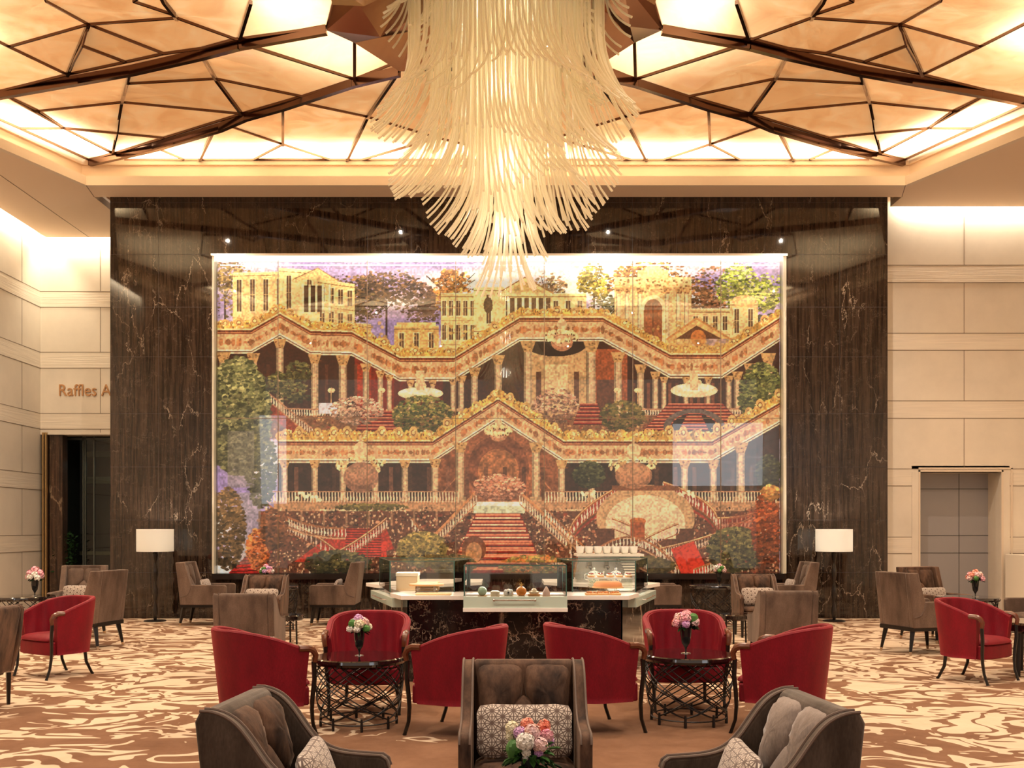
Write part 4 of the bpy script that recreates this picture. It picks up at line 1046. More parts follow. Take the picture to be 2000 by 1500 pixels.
def make_tub_chair():
    r = empty('red_tub_chair'); n = 80
    def plan(t, k, off=0):              # t -1..1 along the horseshoe
        Rr = .375*k-off; xs = .22*k; xc = -.03
        L1 = xs-xc; arc = PI*Rr; tot = 2*L1+arc; s = (t+1)/2*tot
        if s < L1: return Vector((xs-s, Rr))
        if s > L1+arc: return Vector((xc+(s-L1-arc), -Rr))
        a = PI/2+(s-L1)/Rr; return Vector((xc+Rr*math.cos(a), Rr*math.sin(a)))
    def ztop(t): u = 1-abs(t); return .655+.17*min(1, u*1.35)**.85 if u < .74 else .825
    def zt(t): u = 1-abs(t); return .655+.17*math.sin(min(1,u*1.25)*PI/2)
    rows = 10; vs = []; fs = []
    def surf(inner):
        mb = MB(); vs = []; 
        for j in range(rows+1):
            for i in range(n+1):
                t = -1+2*i/n; f = j/rows; zb = .25 if not inner else .40
                z = zb+(zt(t)-zb)*f; k = .76+.24*(z/.82)
                off = 0
                if inner:
                    off = .060-.020*abs(math.sin((i/n)*PI*10))*math.sin(f*PI*.9+.2)
                p = plan(t, k, off); vs.append((p.x, p.y, z))
        fs = []
        for j in range(rows):
            for i in range(n):
                a = j*(n+1)+i; q = (a, a+1, a+n+2, a+n+1); fs.append(q[::-1] if not inner else q)
        return vs, fs
    vo, fo = surf(False); vi, fi = surf(True); m = len(vo)
    mb = MB(); mb.add(vo, fo); mb.add(vi, fi)
    extra = []
    for i in range(n): a, b = rows*(n+1)+i, rows*(n+1)+i+1; extra.append((a, b, m+b, m+a)); 
    for i in range(n): a, b = i, i+1; extra.append((b, a, m+a, m+b))
    for j in range(rows):
        a, b = j*(n+1), (j+1)*(n+1); extra.append((a, b, m+b, m+a)); a, b = j*(n+1)+n, (j+1)*(n+1)+n; extra.append((b, a, m+a, m+b))
    mb.f += extra
    mb.build('shell', M_RED, r, ang=75)
    # rolled top edge and fluting seams
    ro = []; 
    for i in range(n+1):
        t = -1+2*i/n; z = zt(t); p = plan(t, .76+.24*z/.82, .026); ro.append((p.x, p.y, z))
    MB().tube(ro, .024, 8, flat=.8).build('top_roll', M_RED, r)
    for i in (16, 32, 48, 64):
        sm = MB()
        t = -1+2*i/n; pts = []
        for j in range(7):
            z = .42+(zt(t)+.022-.42)*j/6; p = plan(t, .76+.24*z/.82, .050 if j < 6 else .03); pts.append((p.x, p.y, z))
        sm.tube(pts, .004, 5); sm.build('seam_piping', M_REDPIPE, r)
    MB().prism([(.235,-.295),(.265,-.2),(.275,0),(.265,.2),(.235,.295),(-.05,.295),(-.20,.21),(-.275,0),(-.20,-.21),(-.05,-.295)], .25, .39).build('seat_base', M_RED, r, bevel=.012)
    MB().puff([(.27,-.27),(.29,0),(.27,.27),(-.06,.27),(-.20,.19),(-.26,0),(-.20,-.19),(-.06,-.27)], .065, (0,0,.405), (1,0,0), (0,1,0), back=.3, p=4).build('seat_cushion', M_RED, r)
    for s in (1,-1):
        p = plan(-1 if s > 0 else 1, .84+.16*.68/.82, .025)
        lg = MB().tube([(.255,s*.335,.585),(.262,s*.332,.45),(.252,s*.320,.32),(.250,s*.310,.22),(.262,s*.302,.11),(.295,s*.300,.015),(.300,s*.300,0)], [.019,.018,.017,.016,.014,.014,.017], 6).build('front_leg', M_WOOD, r)
        MB().tube([(.13,s*.347,.690),(.20,s*.347,.690),(.245,s*.345,.672),(.268,s*.342,.635),(.260,s*.338,.58)], [.026,.027,.026,.023,.020], 8).build('armrest_end', M_ARMWOOD, lg)['label'] = 'warm brown lacquered arm end'
        MB().tube([(-.20,s*.22,.28),(-.215,s*.225,.14),(-.27,s*.24,.02),(-.285,s*.243,0)], [.019,.016,.014,.016], 6).build('rear_leg', M_WOOD, r)
    return r
def pillow_mesh():
    mb = MB().puff([(-.235,-.13),(.235,-.13),(.235,.13),(-.235,.13)], .06, (0,0,0), (0,1,0), (0,0,1), back=.9, p=2.2)
    # pinched corners
    mb.v = [(x, y*(1+.10*(abs(y)/.235)**3*(abs(z)/.13)**3), z*(1+.14*(abs(y)/.235)**3*(abs(z)/.13)**3)) for x, y, z in mb.v]
    return mb
PIL = [None]
def put_pillow(loc, rz, tilt, label, group, s=1.0, roll=0):
    if PIL[0] is None: o = pillow_mesh().build('throw_pillow', M_STAR, None, ang=80); PIL[0] = o
    else: o = PIL[0].copy(); C.objects.link(o)
    o.location = loc; o.rotation_euler = (R(roll), R(tilt), R(rz)); o.scale = (s,s,s); tag(o, label, 'pillow', group); return o
USED = set()
ORD = ('first', 'second', 'third', 'fourth', 'fifth', 'sixth', 'seventh')
def place(proto, x, y, rz, label, cat, group):
    o = proto if proto.name not in USED else copy_tree(proto)
    USED.add(proto.name); o.location = (x, y, 0); o.rotation_euler = (0,0,R(rz)); tag(o, label, cat, group); return o
LOW = make_low_armchair(M_BROWN, M_BROWN); WING = make_wing_armchair(); TUB = make_tub_chair()

def rear(x, y, rz, off=0.0):          # origin of the two armchairs is the middle of the back edge on the floor
    return x, y, rz
GLOW, GWING, GTUB = 'low brown velvet armchairs', 'high-backed taupe armchairs', 'red velvet tub chairs'
low = [
 (-.0+.10, 5.42, -90, 'brown velvet low armchair facing the viewer behind the nearest flowers, front centre'),
 (-1.09, 4.20, -6, 'brown velvet low armchair in the front left corner group, turned to the right'),
 (1.27, 4.17, 187, 'greyish velvet low armchair in the front right group, turned to the left'),
 (-2.745, 10.80, 90, 'low armchair with its plain back to the viewer, behind the left red chairs'),
 (3.12, 11.25, 90, 'low armchair with its plain back to the viewer, behind the right red chairs'),
 (-3.50, 15.10, -90, 'low armchair facing the viewer, partly hidden behind the back-turned chair on the left'),
 (3.72, 15.35, -90, 'low armchair facing the viewer, partly hidden behind the back-turned chair on the right'),
 (-4.42, 8.98, 178, 'low armchair cut off by the left edge of the photo'),
]
lows = [place(LOW, *a[:3], a[3], 'armchair', GLOW) for a in low]
# the front right chair is covered in a cooler grey velvet
for ch in lows[2].children_recursive:
    if ch.type == 'MESH' and ch.material_slots and ch.material_slots[0].material == M_BROWN:
        ch.material_slots[0].link = 'OBJECT'; ch.material_slots[0].material = M_GREYC if ch.name.split('.')[0] in ('back_cushion','centre_cushion') else M_GREIGE
for ch in lows[1].children_recursive:
    if ch.type == 'MESH' and ch.name.split('.')[0] in ('side_panel', 'backrest'):
        ch.material_slots[0].link = 'OBJECT'; ch.material_slots[0].material = M_GREIGE
for i_ in (3, 4):
    for ch in lows[i_].children_recursive:
        if ch.type == 'MESH' and ch.name.split('.')[0] in ('side_panel', 'backrest'):
            ch.material_slots[0].link = 'OBJECT'; ch.material_slots[0].material = M_TAUPE
wing = [
 (-5.27, 16.90, 0, 'taupe high-backed armchair in profile against the marble wall, right of the left floor lamp'),
 (-2.40, 16.90, 180, 'taupe high-backed armchair in profile left of the pastry counter'),
 (2.12, 16.90, 0, 'taupe high-backed armchair mostly hidden behind the right side of the pastry counter'),
 (5.05, 16.90, 180, 'taupe high-backed armchair left of the right floor lamp'),
 (-5.235, 13.62, 167, 'taupe high-backed armchair showing its back at the far left, behind the lone red chair'),
 (-6.30, 15.40, -84, 'taupe high-backed armchair facing the viewer in front of the glazed opening'),
 (4.97, 13.02, 18, 'taupe high-backed armchair showing its back right of the marble wall edge'),
 (5.98, 14.85, -72, 'dark high-backed armchair with a patterned pillow in front of the grey doorway'),
 (7.42, 13.35, 180, 'high-backed armchair cut off by the right edge of the photo'),
]
wings = [place(WING, *a[:3], a[3], 'armchair', GWING) for a in wing]
for ch in wings[7].children_recursive:
    if ch.type == 'MESH' and ch.material_slots[0].material == M_TAUPE: ch.material_slots[0].link = 'OBJECT'; ch.material_slots[0].material = M_BROWN
def tubpos(nf, ang, right=True):       # from the foot of a front leg to the chair centre
    a = R(ang); s = -1 if right else 1; lx, ly = .300, s*.300
    return nf.x-(lx*math.cos(a)-ly*math.sin(a)), nf.y-(lx*math.sin(a)+ly*math.cos(a))
tubs = [
 (*tubpos(P(620,1440), 34, True), 34, 'red tub chair left of the left lattice table, seen from its side'),
 (*tubpos(P(790,1436), 155, False), 155, 'red tub chair between the left lattice table and the centre armchair'),
 (-1.197, 9.02, -90, 'red tub chair facing the viewer behind the left lattice table'),
 (*tubpos(P(1261,1431), 22, True), 22, 'red tub chair left of the right lattice table, by the centre armchair'),
 (*tubpos(P(1427,1432), 150, False), 150, 'red tub chair right of the right lattice table, seen from its side'),
 (1.605, 9.14, -90, 'red tub chair facing the viewer behind the right lattice table'),
 (-4.86, 11.10, -124, 'lone red tub chair at the far left, turned away from the marble wall'),
 (4.95, 10.76, -54, 'lone red tub chair at the far right, turned toward the right edge'),
]
tubo = [place(TUB, *a[:3], a[3], 'chair', GTUB) for a in tubs]

GP = 'star-patterned throw pillows'
def on_low(i, up=.0):
    o = lows[i]; a = o.rotation_euler[2]; return (o.location.x+math.cos(a)*.335, o.location.y+math.sin(a)*.335, .59+up), math.degrees(a)
for i, lb in ((0,'star-patterned pillow on the centre front armchair'),(1,'star-patterned pillow on the front left armchair'),(2,'star-patterned pillow on the front right armchair'),
              (5,'small patterned pillow on the half-hidden armchair at the left'),(6,'small patterned pillow on the half-hidden armchair at the right')):
    l, a = on_low(i); 
    if i in (1, 2): a += 8 if i == 1 else -8
    put_pillow(l, a, -20, lb, GP)
def on_wing(i): o = wings[i]; a = o.rotation_euler[2]; return (o.location.x+math.cos(a)*.35, o.location.y+math.sin(a)*.35, .63), math.degrees(a)
for i, lb in ((0,'pale pillow on the profile armchair beside the left floor lamp'),(1,'pillow tucked in the armchair left of the pastry counter'),(3,'pale pillow on the armchair beside the right floor lamp'),
              (5,'patterned pillow on the armchair in front of the glazed opening'),(7,'patterned pillow on the dark armchair by the grey doorway'),(8,'patterned pillow on the armchair at the right edge')):
    l, a = on_wing(i); put_pillow(l, a, -18, lb, GP, .92)

# ------------------------------------------------------------------ tables
def make_lattice_table(h=.56, rt=.375, k=1.0):
    r = empty('lattice_table')
    MB().lathe([(.0,h-.008),(.0,h),(rt-.012,h),(rt,h-.008),(rt+.004,h-.03),(rt-.006,h-.05),(rt-.02,h-.052),(0,h-.052)][1:], 64).build('tabletop', M_LACQ, r, ang=30)
    rz = lambda f: (.305+.055*math.sin(min(1,f*1.25)*PI/2)-.01*max(0,f-.8)*5)*k
    lt = MB(); z0, z1 = .075, h-.052
    for kf in range(8):
        for sg in (1,-1):
            for o_ in (0, .20):
                pts = []
                for i in range(19):
                    f = i/18; a = 2*PI*kf/8+sg*(o_+ (f**.8)*R(118)) - (sg*o_*(1-f)**3 if True else 0); pts.append((rz(f)*math.cos(a), rz(f)*math.sin(a), z0+(z1-z0)*f))
                lt.tube(pts, .0052, 5)
    lt.build('lattice_drum', M_IRON, r)
    rg = MB(); pts = [(rz(0)*math.cos(2*PI*i/40), rz(0)*math.sin(2*PI*i/40), .05) for i in range(41)]; rg.tube(pts, .006, 5); rg.build('base_ring', M_IRON, r)
    for kf in range(8):
        a = 2*PI*kf/8; x, y = rz(0)*math.cos(a), rz(0)*math.sin(a)
        MB().tube([(x,y,.10),(x,y,.03),(x,y,0)], [.009,.013,.012], 6).build('foot', M_IRON, r)
    return r
T1 = make_lattice_table()
GT = 'round lacquer tables on lattice drums'
tabs = [
 (*P(701,1409+7).xy, 12, 'round black lacquer table with lattice drum, between the left group of red chairs'),
 (*P(1345,1402+7).xy, 30, 'round black lacquer table with lattice drum, between the right group of red chairs'),
 (.12, 4.02, 0, 'round table under the nearest flowers at the bottom edge'),
]
tabo = [place(T1, *a[:3], a[3], 'table', GT) for a in tabs]
USED.clear()
T2 = make_lattice_table(.68, .40, 1.05); T2.name = 'tall_lattice_table'
GT2 = 'taller round lattice tables along the back'
tab2 = [
 (-3.62, 16.0, 0, 'round table with flowers among the left armchairs before the mural'),
 (3.36, 16.35, 10, 'round lattice table with flowers before the right end of the mural'),
 (-6.45, 13.75, 20, 'round dark table with flowers at the far left'),
 (6.15, 13.6, 20, 'round dark table with flowers at the far right'),
]
tab2o = [place(T2, *a[:3], a[3], 'table', GT2) for a in tab2]
def make_side_table():
    r = empty('side_table')
    MB().lathe([(0,.40),(.20,.40),(.215,.385),(.215,.34),(.20,.325),(0,.325)], 32).build('tabletop', M_LACQ, r, ang=30)
    for k in range(3):
        a = R(90+120*k); MB().tube([(.15*math.cos(a),.15*math.sin(a),.33),(.16*math.cos(a),.16*math.sin(a),0)], .013, 8).build('leg', M_STEEL if False else M_IRON, r)
    return r
T3 = make_side_table()
GT3 = 'small round side tables'
for a in ((-2.98, 14.1, 0, 'small dark side table peeking out behind the left back-turned armchair'), (3.20, 14.2, 40, 'small dark side table with slim legs behind the right back-turned armchair'),
          (5.78, 11.15, 0, 'small dark table at the right edge in front of the right lone red chair')):
    o = place(T3, *a[:3], a[3], 'table', GT3)
    if a[0] > 5: o.scale = (1.9, 1.9, 1.45)

# ------------------------------------------------------------------ flowers
def petal_mat(n, c, c2=None):
    m = mat(n, c, .6); m.node_tree.nodes['Principled BSDF'].inputs['Sheen Weight'].default_value = .3
    if c2:
        T, N, L, B = nt(m); co = coords(N, L, (1,1,1)); n1 = node(N, 'ShaderNodeTexNoise', i_Scale=22, i_Detail=2); L.new(co, n1.inputs[0]); r = ramp(N, [(.38, c), (.62, c2)]); L.new(n1.outputs[0], r.inputs[0]); L.new(r.outputs[0], B.inputs['Base Color'])
    return m
MF = dict(pink=petal_mat('pink_petals', (.80,.30,.42), (.86,.50,.52)), white=petal_mat('white_petals', (.82,.76,.66), (.86,.82,.78)), coral=petal_mat('coral_petals', (.88,.24,.14), (.88,.40,.28)),
          lilac=petal_mat('lilac_petals', (.60,.30,.60), (.72,.45,.66)), blush=petal_mat('blush_petals', (.84,.52,.42), (.84,.60,.62)), purple=petal_mat('purple_petals', (.20,.10,.34), (.34,.2,.5)), cream=petal_mat('cream_petals', (.82,.74,.48), (.86,.80,.62)))
def bloom(kind, c, r, parent, seed, name='bloom', npet=None):
    rg = random.Random(seed); mb = MB(); c = Vector(c)
    mb.ball(c, r*.62, 8)
    if npet is None: npet = 46
    for i in range(npet):
        z = 1-1.75*(i+.5)/npet; a = i*2.39996; q = math.sqrt(max(0,1-z*z)); d = Vector((q*math.cos(a), q*math.sin(a), z)); d = (d+Vector([rg.uniform(-.15,.15) for _ in range(3)])).normalized()
        t = d.orthogonal().normalized(); b = d.cross(t); ro = rg.uniform(0, PI); t, b = t*math.cos(ro)+b*math.sin(ro), b*math.cos(ro)-t*math.sin(ro)
        pr = r*rg.uniform(.24,.36)*(46/npet)**.4; cc = c+d*r*rg.uniform(.80,.96)
        vs = [cc+d*(-.25*pr)]; 
        for k in range(6): an = 2*PI*k/6; vs.append(cc+(t*math.cos(an)+b*math.sin(an))*pr+d*pr*rg.uniform(.05,.45))
        mb.add(vs, [(0,1+k,1+(k+1)%6) for k in range(6)])
    return mb.build(name, MF[kind], parent, ang=50)
def leaves(parent, c, r, n, m, seed, L0=.06):
    rg = random.Random(seed); mb = MB()
    for i in range(n):
        a = rg.uniform(0,2*PI); e = rg.uniform(-.4,.5); d = Vector((math.cos(a)*math.cos(e), math.sin(a)*math.cos(e), math.sin(e))); s = d.cross(Vector((0,0,1))).normalized(); L_ = L0*rg.uniform(.7,1.3)
        p = Vector(c)+d*r*rg.uniform(.3,.9); u = s.cross(d)
        mb.add([p, p+d*L_*.35+s*L_*.22+u*.004, p+d*L_*.75+s*L_*.16, p+d*L_-u*.01, p+d*L_*.75-s*L_*.16, p+d*L_*.35-s*L_*.22+u*.004], [(0,1,2,3),(0,3,4,5)])
    return mb.build('foliage', m, parent, ang=60)
def make_vase():
    r = empty('goblet_vase')
    MB().lathe([(.016,.055),(.030,.075),(.040,.13),(.046,.205),(.042,.205),(.035,.13),(.022,.085),(0,.08)], 28).build('bowl', M_BLACKGLASS, r, ang=60)
    MB().lathe([(.006,.01),(.006,.03),(.011,.045),(.018,.056)], 16).build('stem', M_BLACKGLASS, r, ang=60)
    MB().lathe([(.036,0),(.036,.004),(.010,.010),(0,.010)], 28).build('base', mat('silver_foot', (.5,.48,.45), .2, 1), r, ang=60)
    return r
VASE = make_vase(); USED.clear()
def bouquet(x, y, z, seed, kinds, sc, vlabel, blabel, green=None, npet=None, nb=9):
    v = place(VASE, x, y, 0, vlabel, 'vase', 'black goblet vases'); v.location.z = z; v.scale = (sc,)*3
    b = empty('flower_bouquet', (x, y, z+.205*sc), 0, blabel, 'flowers', 'small flower bouquets'); b.scale = (sc,)*3
    rg = random.Random(seed); pts = []
    lay = [(0,0,.085,.042)]+[(.055*math.cos(a+seed),.055*math.sin(a+seed),.055,.038) for a in [2*PI*k/5 for k in range(5)]]+[(.075*math.cos(a+seed+.5),.075*math.sin(a+seed+.5),.018,.032) for a in [2*PI*k/6 for k in range(6)]]
    for k, (a, c, h, rr) in enumerate(lay[:nb+3]):
        kd = kinds[k % len(kinds)]
        if kd == 'green':
            MB().ball((a,c,h), rr, 10, jit=.1).build('green_bloom', M_GREEN, b, ang=20)
        else: bloom(kd, (a+rg.uniform(-.008,.008), c+rg.uniform(-.008,.008), h+rg.uniform(-.01,.012)), rr*rg.uniform(.9,1.1), b, seed*31+k, npet=npet)
    leaves(b, (0,0,.0), .05, 22, M_DKGREEN, seed)
    return b
zt_ = .56
vb = lambda px, y, zz: ((px-CX)*y/F, y, zz)
bouquet(tabo[0].location.x+.0, tabo[0].location.y+.02, .56, 1, ['lilac','white','white','green','cream','blush','purple'], 1.0, 'black goblet vase on the left lattice table', 'white and purple flowers above the left lattice table')
bouquet(tabo[1].location.x-.02, tabo[1].location.y+.02, .56, 2, ['pink','lilac','blush','pink','green','pink','coral'], 1.12, 'black goblet vase on the right lattice table', 'pink and peach flowers above the right lattice table')
bouquet(*vb(520,15.9,.68), 3, ['pink','white','green','lilac'], 1.05, 'dark goblet vase left of centre in front of the mural', 'small pink bouquet in front of the mural\'s lower left', npet=22)
bouquet(*vb(1405,16.3,.68), 4, ['pink','white','green','blush'], 1.05, 'dark goblet vase in front of the mural\'s lower right', 'small pink and white bouquet in front of the mural\'s lower right', npet=22)
bouquet(*vb(68,13.75,.68), 5, ['pink','white','pink','blush','coral'], 1.15, 'dark goblet vase on the table at the far left', 'pink and white bouquet against the left stone wall', npet=22)
bouquet(*vb(1905,13.6,.68), 6, ['coral','blush','green','pink'], 1.1, 'dark goblet vase on the table at the far right', 'coral pink bouquet in front of the grey doorway', npet=22)
# the nearest bouquet, arranged flower by flower
def front_bouquet():
    y0 = 4.0; x0 = (1035-CX)*y0/F
    v = place(VASE, x0, y0, 0, 'black vase at the bottom edge holding the nearest flowers', 'vase', 'black goblet vases'); v.location.z = .56; v.scale = (1.05,)*3
    b = empty('flower_bouquet', (x0, y0, .76), 0, 'large pink, white and coral bouquet nearest the viewer', 'flowers', 'small flower bouquets')
    def at(px, py, y): return Vector(((px-CX)*y/F-x0, y-y0, H_EYE-(py-CY)*y/F-.76))
    B_ = [(1000,1422,4.02,'cream',.028),(1030,1415,4.06,'coral',.028),(1062,1418,4.06,'coral',.027),(1016,1432,3.99,'lilac',.027),(1040,1429,3.96,'blush',.031),(1068,1437,4.0,'pink',.027),
          (1055,1455,3.93,'blush',.030),(1025,1449,3.91,'white',.036),(998,1438,4.02,'cream',.022),(1072,1448,4.04,'lilac',.022),(1052,1440,4.02,'pink',.026),(1028,1470,3.93,'white',.018),(1052,1470,3.95,'lilac',.018),(1026,1480,3.95,'white',.012)]
    for k, (px, py, yy, kd, rr) in enumerate(B_): bloom(kd, at(px, py, yy), rr, b, 200+k, npet=90)
    g = MB().ball(at(1002,1464,3.97), .034, 14, sq=(.8,.9,1.1), jit=.09).build('green_bloom', M_GREEN, b, ang=20)
    leaves(b, at(1035,1472,4.0), .085, 46, M_GREEN, 77, .05)
    leaves(b, at(1035,1480,4.02), .09, 30, M_DKGREEN, 78, .06)
    st = MB()
    for k in range(10):
        p = at(*[(q[0],q[1],q[2]) for q in B_][k]); st.tube([(0,0,-.08),(p.x*.4,p.y*.4,p.z*.4),(p.x,p.y,p.z)], .002, 4)
    st.build('stems', M_GREEN, b)
front_bouquet()

# ------------------------------------------------------------------ floor lamps
def make_lamp():
    r = empty('floor_lamp')
    MB().lathe([(0,.02),(.17,.02),(.185,.012),(.185,0),(0,0)][::-1], 40).build('base', M_IRON, r, ang=40)
    prof = [(.018,.02)]
    for k in range(40):
        z = .03+k*.029; prof.append((.016+.028*abs(math.sin(z*9.5)), z))
    prof.append((.010,1.22)); MB().lathe(prof, 16).build('pole', mat('smoked_glass_pole', (.02,.014,.011), .08), r, ang=70)
    m = bpy.data.materials.new('lamp_shade_fabric'); m.use_nodes = True; T, N, L, B = nt(m)
    B.inputs['Base Color'].default_value = (.90,.88,.82,1); B.inputs['Roughness'].default_value = .8
    tl = N.new('ShaderNodeBsdfTranslucent'); tl.inputs[0].default_value = (.95,.93,.88,1); mx = N.new('ShaderNodeMixShader'); mx.inputs[0].default_value = .55
    L.new(B.outputs[0], mx.inputs[1]); L.new(tl.outputs[0], mx.inputs[2]); L.new(mx.outputs[0], N['Material Output'].inputs[0])
    MB().lathe([(.305,1.19),(.305,1.57),(.300,1.57),(.300,1.19),(.305,1.19)], 48).build('lamp_shade', m, r, ang=40)
    MB().tube([(0,0,1.2),(0,0,1.30)], .008, 6).build('lamp_stem', M_IRON, r)
    MB().ball((0,0,1.375), .06, 16).build('light_bulb', emit('glowing_bulb', (1,.93,.82), 260), r)
    return r
LAMP = make_lamp(); USED.clear()
for px, lb in ((303, 'floor lamp with white drum shade left of the mural'), (1629, 'floor lamp with white drum shade right of the mural')):
    x = (px-CX)*17.45/F; place(LAMP, x, 17.45, 0, lb, 'lamp', 'floor lamps against the marble wall')

# ------------------------------------------------------------------ pastry counter
KX = .11
def K(x, y): return (KX+x, y)
ZT = .90
OUTER = [(-1.17,10.5),(1.17,10.5),(1.86,12.95),(1.20,13.85),(-1.20,13.85),(-1.86,12.95)]
def make_counter():
    r = empty('pastry_counter', (0,0,0), 0, 'black marble pastry counter with white stone worktop in front of the mural', 'counter')
    base = MB()
    base.prism([K(-1.10,10.62),K(1.10,10.62),K(1.10,11.1),K(-1.10,11.1)], 0, ZT-.05)
    base.prism([K(-1.12,10.66),K(-1.10,11.1),K(-1.15,12.9),K(-1.78,12.9)], 0, ZT-.05)
    base.prism([K(1.12,10.66),K(1.78,12.9),K(1.15,12.9),K(1.10,11.1)], 0, ZT-.05)
    base.prism([K(-1.78,12.9),K(-1.15,12.9),K(-.45,13.2),K(-.45,13.8),K(-1.15,13.8)], 0, ZT-.05)
    base.prism([K(1.15,12.9),K(1.78,12.9),K(1.15,13.8),K(.45,13.8),K(.45,13.2)], 0, ZT-.05)
    base.build('marble_base', M_CMARBLE, r, smooth=False)
    # pale recessed plinth lines
    top = MB()
    top.prism([K(-1.17,10.5),K(-.53,10.5),K(-.53,11.15),K(-1.20,11.15),K(-1.33,10.95)], ZT-.045, ZT)
    top.prism([K(1.17,10.5),K(1.33,10.95),K(1.20,11.15),K(.53,11.15),K(.53,10.5)], ZT-.045, ZT)
    top.prism([K(-.53,10.72),K(.53,10.72),K(.53,11.15),K(-.53,11.15)], ZT-.045, ZT)
    top.prism([K(-1.20,11.15),K(-1.05,11.15),K(-1.12,12.6),K(-1.60,12.6)], ZT-.06, ZT-.015)
    top.prism([K(1.05,11.15),K(1.20,11.15),K(1.60,12.6),K(1.12,12.6)], ZT-.06, ZT-.015)
    top.prism([K(-1.86,12.95),K(-1.62,12.45),K(-1.05,12.6),K(-.40,13.2),K(-.40,13.9),K(-1.20,13.9)], ZT-.045, ZT)
    top.prism([K(1.62,12.45),K(1.86,12.95),K(1.20,13.9),K(.40,13.9),K(.40,13.2),K(1.05,12.6)], ZT-.045, ZT)
    for i, q in enumerate([top]): q.build('worktop', M_WHITE, r, smooth=False, bevel=.004)
    # side glass drawers
    for s in (-1, 1):
        a, b = (s*1.28,11.0), (s*1.70,12.45); dx = Vector((b[0]-a[0], b[1]-a[1])).normalized(); nx = Vector((s*abs(dx.y), -s*dx.x*s)) 
        mb = MB(); o = .035*s
        mb.prism([K(a[0]+o,a[1]),K(b[0]+o,b[1]),K(b[0]-.25*s,b[1]),K(a[0]-.25*s,a[1])] if s > 0 else [K(a[0]+o,a[1]),K(a[0]+.25,a[1]),K(b[0]+.25,b[1]),K(b[0]+o,b[1])], .74, ZT-.06)
        f = mb.build('glass_drawer', M_GREENGLASS, r, smooth=False, bevel=.004)
        h = MB(); p = Vector(K(a[0]+o,a[1])); q = Vector(K(b[0]+o,b[1])); m1 = p.lerp(q,.25); m2 = p.lerp(q,.75); e = .04*s
        h.tube([(m1.x,m1.y,.80),(m1.x+e,m1.y,.80),(m2.x+e,m2.y,.80),(m2.x,m2.y,.80)], .008, 6); h.build('handle', M_STEEL, f)
    return r
counter = make_counter()
def glassbox(root, pts, z0, z1, name='glass_case', top=True, th=.008, closed=True):
    """upright panes following pts, with polished green edges"""
    g = MB(); e = MB(); n = len(pts)
    segs = [(pts[i], pts[(i+1)%n]) for i in range(n if closed else n-1)]
    for a, b in segs: g.bar((a[0],a[1],(z0+z1)/2), (b[0],b[1],(z0+z1)/2), th, z1-z0)
    for a, b in segs: e.bar((a[0],a[1],z1), (b[0],b[1],z1), th*1.3, .008)
    for a in pts: e.box(a[0]-.006, a[0]+.006, a[1]-.006, a[1]+.006, z0, z1)
    if top: g.prism(pts, z1, z1+.008)
    o = g.build('glass_pane', M_GLASS, root, smooth=False); e.build('glass_edge', M_GLASSEDGE, root, smooth=False); return o
# central display case with drawer front
cs = empty('display_case', (0,0,0), 0, 'central glass display case with pale green drawer front and steel handle', 'display case')
x0, x1, yf = (905-CX)*10.36/F, (1108-CX)*10.36/F, 10.36
glassbox(cs, [(x0+.01,yf+.01),(x1-.01,yf+.01),(x1-.01,10.98),(x0+.01,10.98)], .905, 1.215)
MB().box(x0, x1, yf, yf+.02, .785, .90).build('drawer_front', M_GREENGLASS, cs, smooth=False, bevel=.003)
MB().box(x0-.004, x1+.004, yf-.012, yf+.25, .745, .785).build('bottom_rail', M_WHITE, cs, smooth=False, bevel=.003)
MB().box(x0+.02, x1-.02, yf+.03, 10.70, .85, .885).build('tray_floor', M_WHITE, cs, smooth=False)
MB().box(x0+.02, x1-.02, 10.70, 10.72, .80, .899).build('tray_back', M_WHITE, cs, smooth=False)
h = MB(); hx0, hx1 = (965-CX)*10.33/F, (1045-CX)*10.33/F
h.tube([(hx0,yf,.868),(hx0,yf-.05,.868),(hx1,yf-.05,.868),(hx1,yf,.868)], .009, 8); h.ball((hx0,yf-.05,.868), .016, 8); h.ball((hx1,yf-.05,.868), .016, 8); h.build('handle', M_STEEL, cs)
for s, lb in ((-1,'glass enclosure standing on the left wing of the pastry counter'),(1,'glass enclosure standing on the right wing of the pastry counter')):
    gc = empty('glass_enclosure', (0,0,0), 0, lb, 'display case', 'glass enclosures on the counter')
    if s < 0: glassbox(gc, [((762-CX)*11.07/F,11.07),((887-CX)*11.07/F,11.07),(-.40,11.9),(-1.50,12.35)], .90, 1.235, top=False)
    else: glassbox(gc, [((1118-CX)*11.07/F,11.07),((1241-CX)*11.07/F,11.07),(1.72,12.35),(.62,11.9)], .90, 1.235, top=False)

# small LED strips inside the display cases
alight('case_light', ((x0+x1)/2, 10.93, 1.20), (R(-25), 0, 0), 1.0, .02, 9, (1,.92,.80))
alight('case_light', (-.95, 11.75, 1.22), (R(-15), 0, 0), .8, .02, 5, (1,.92,.80))
alight('case_light', (1.17, 11.75, 1.22), (R(-15), 0, 0), .8, .02, 5, (1,.92,.80))
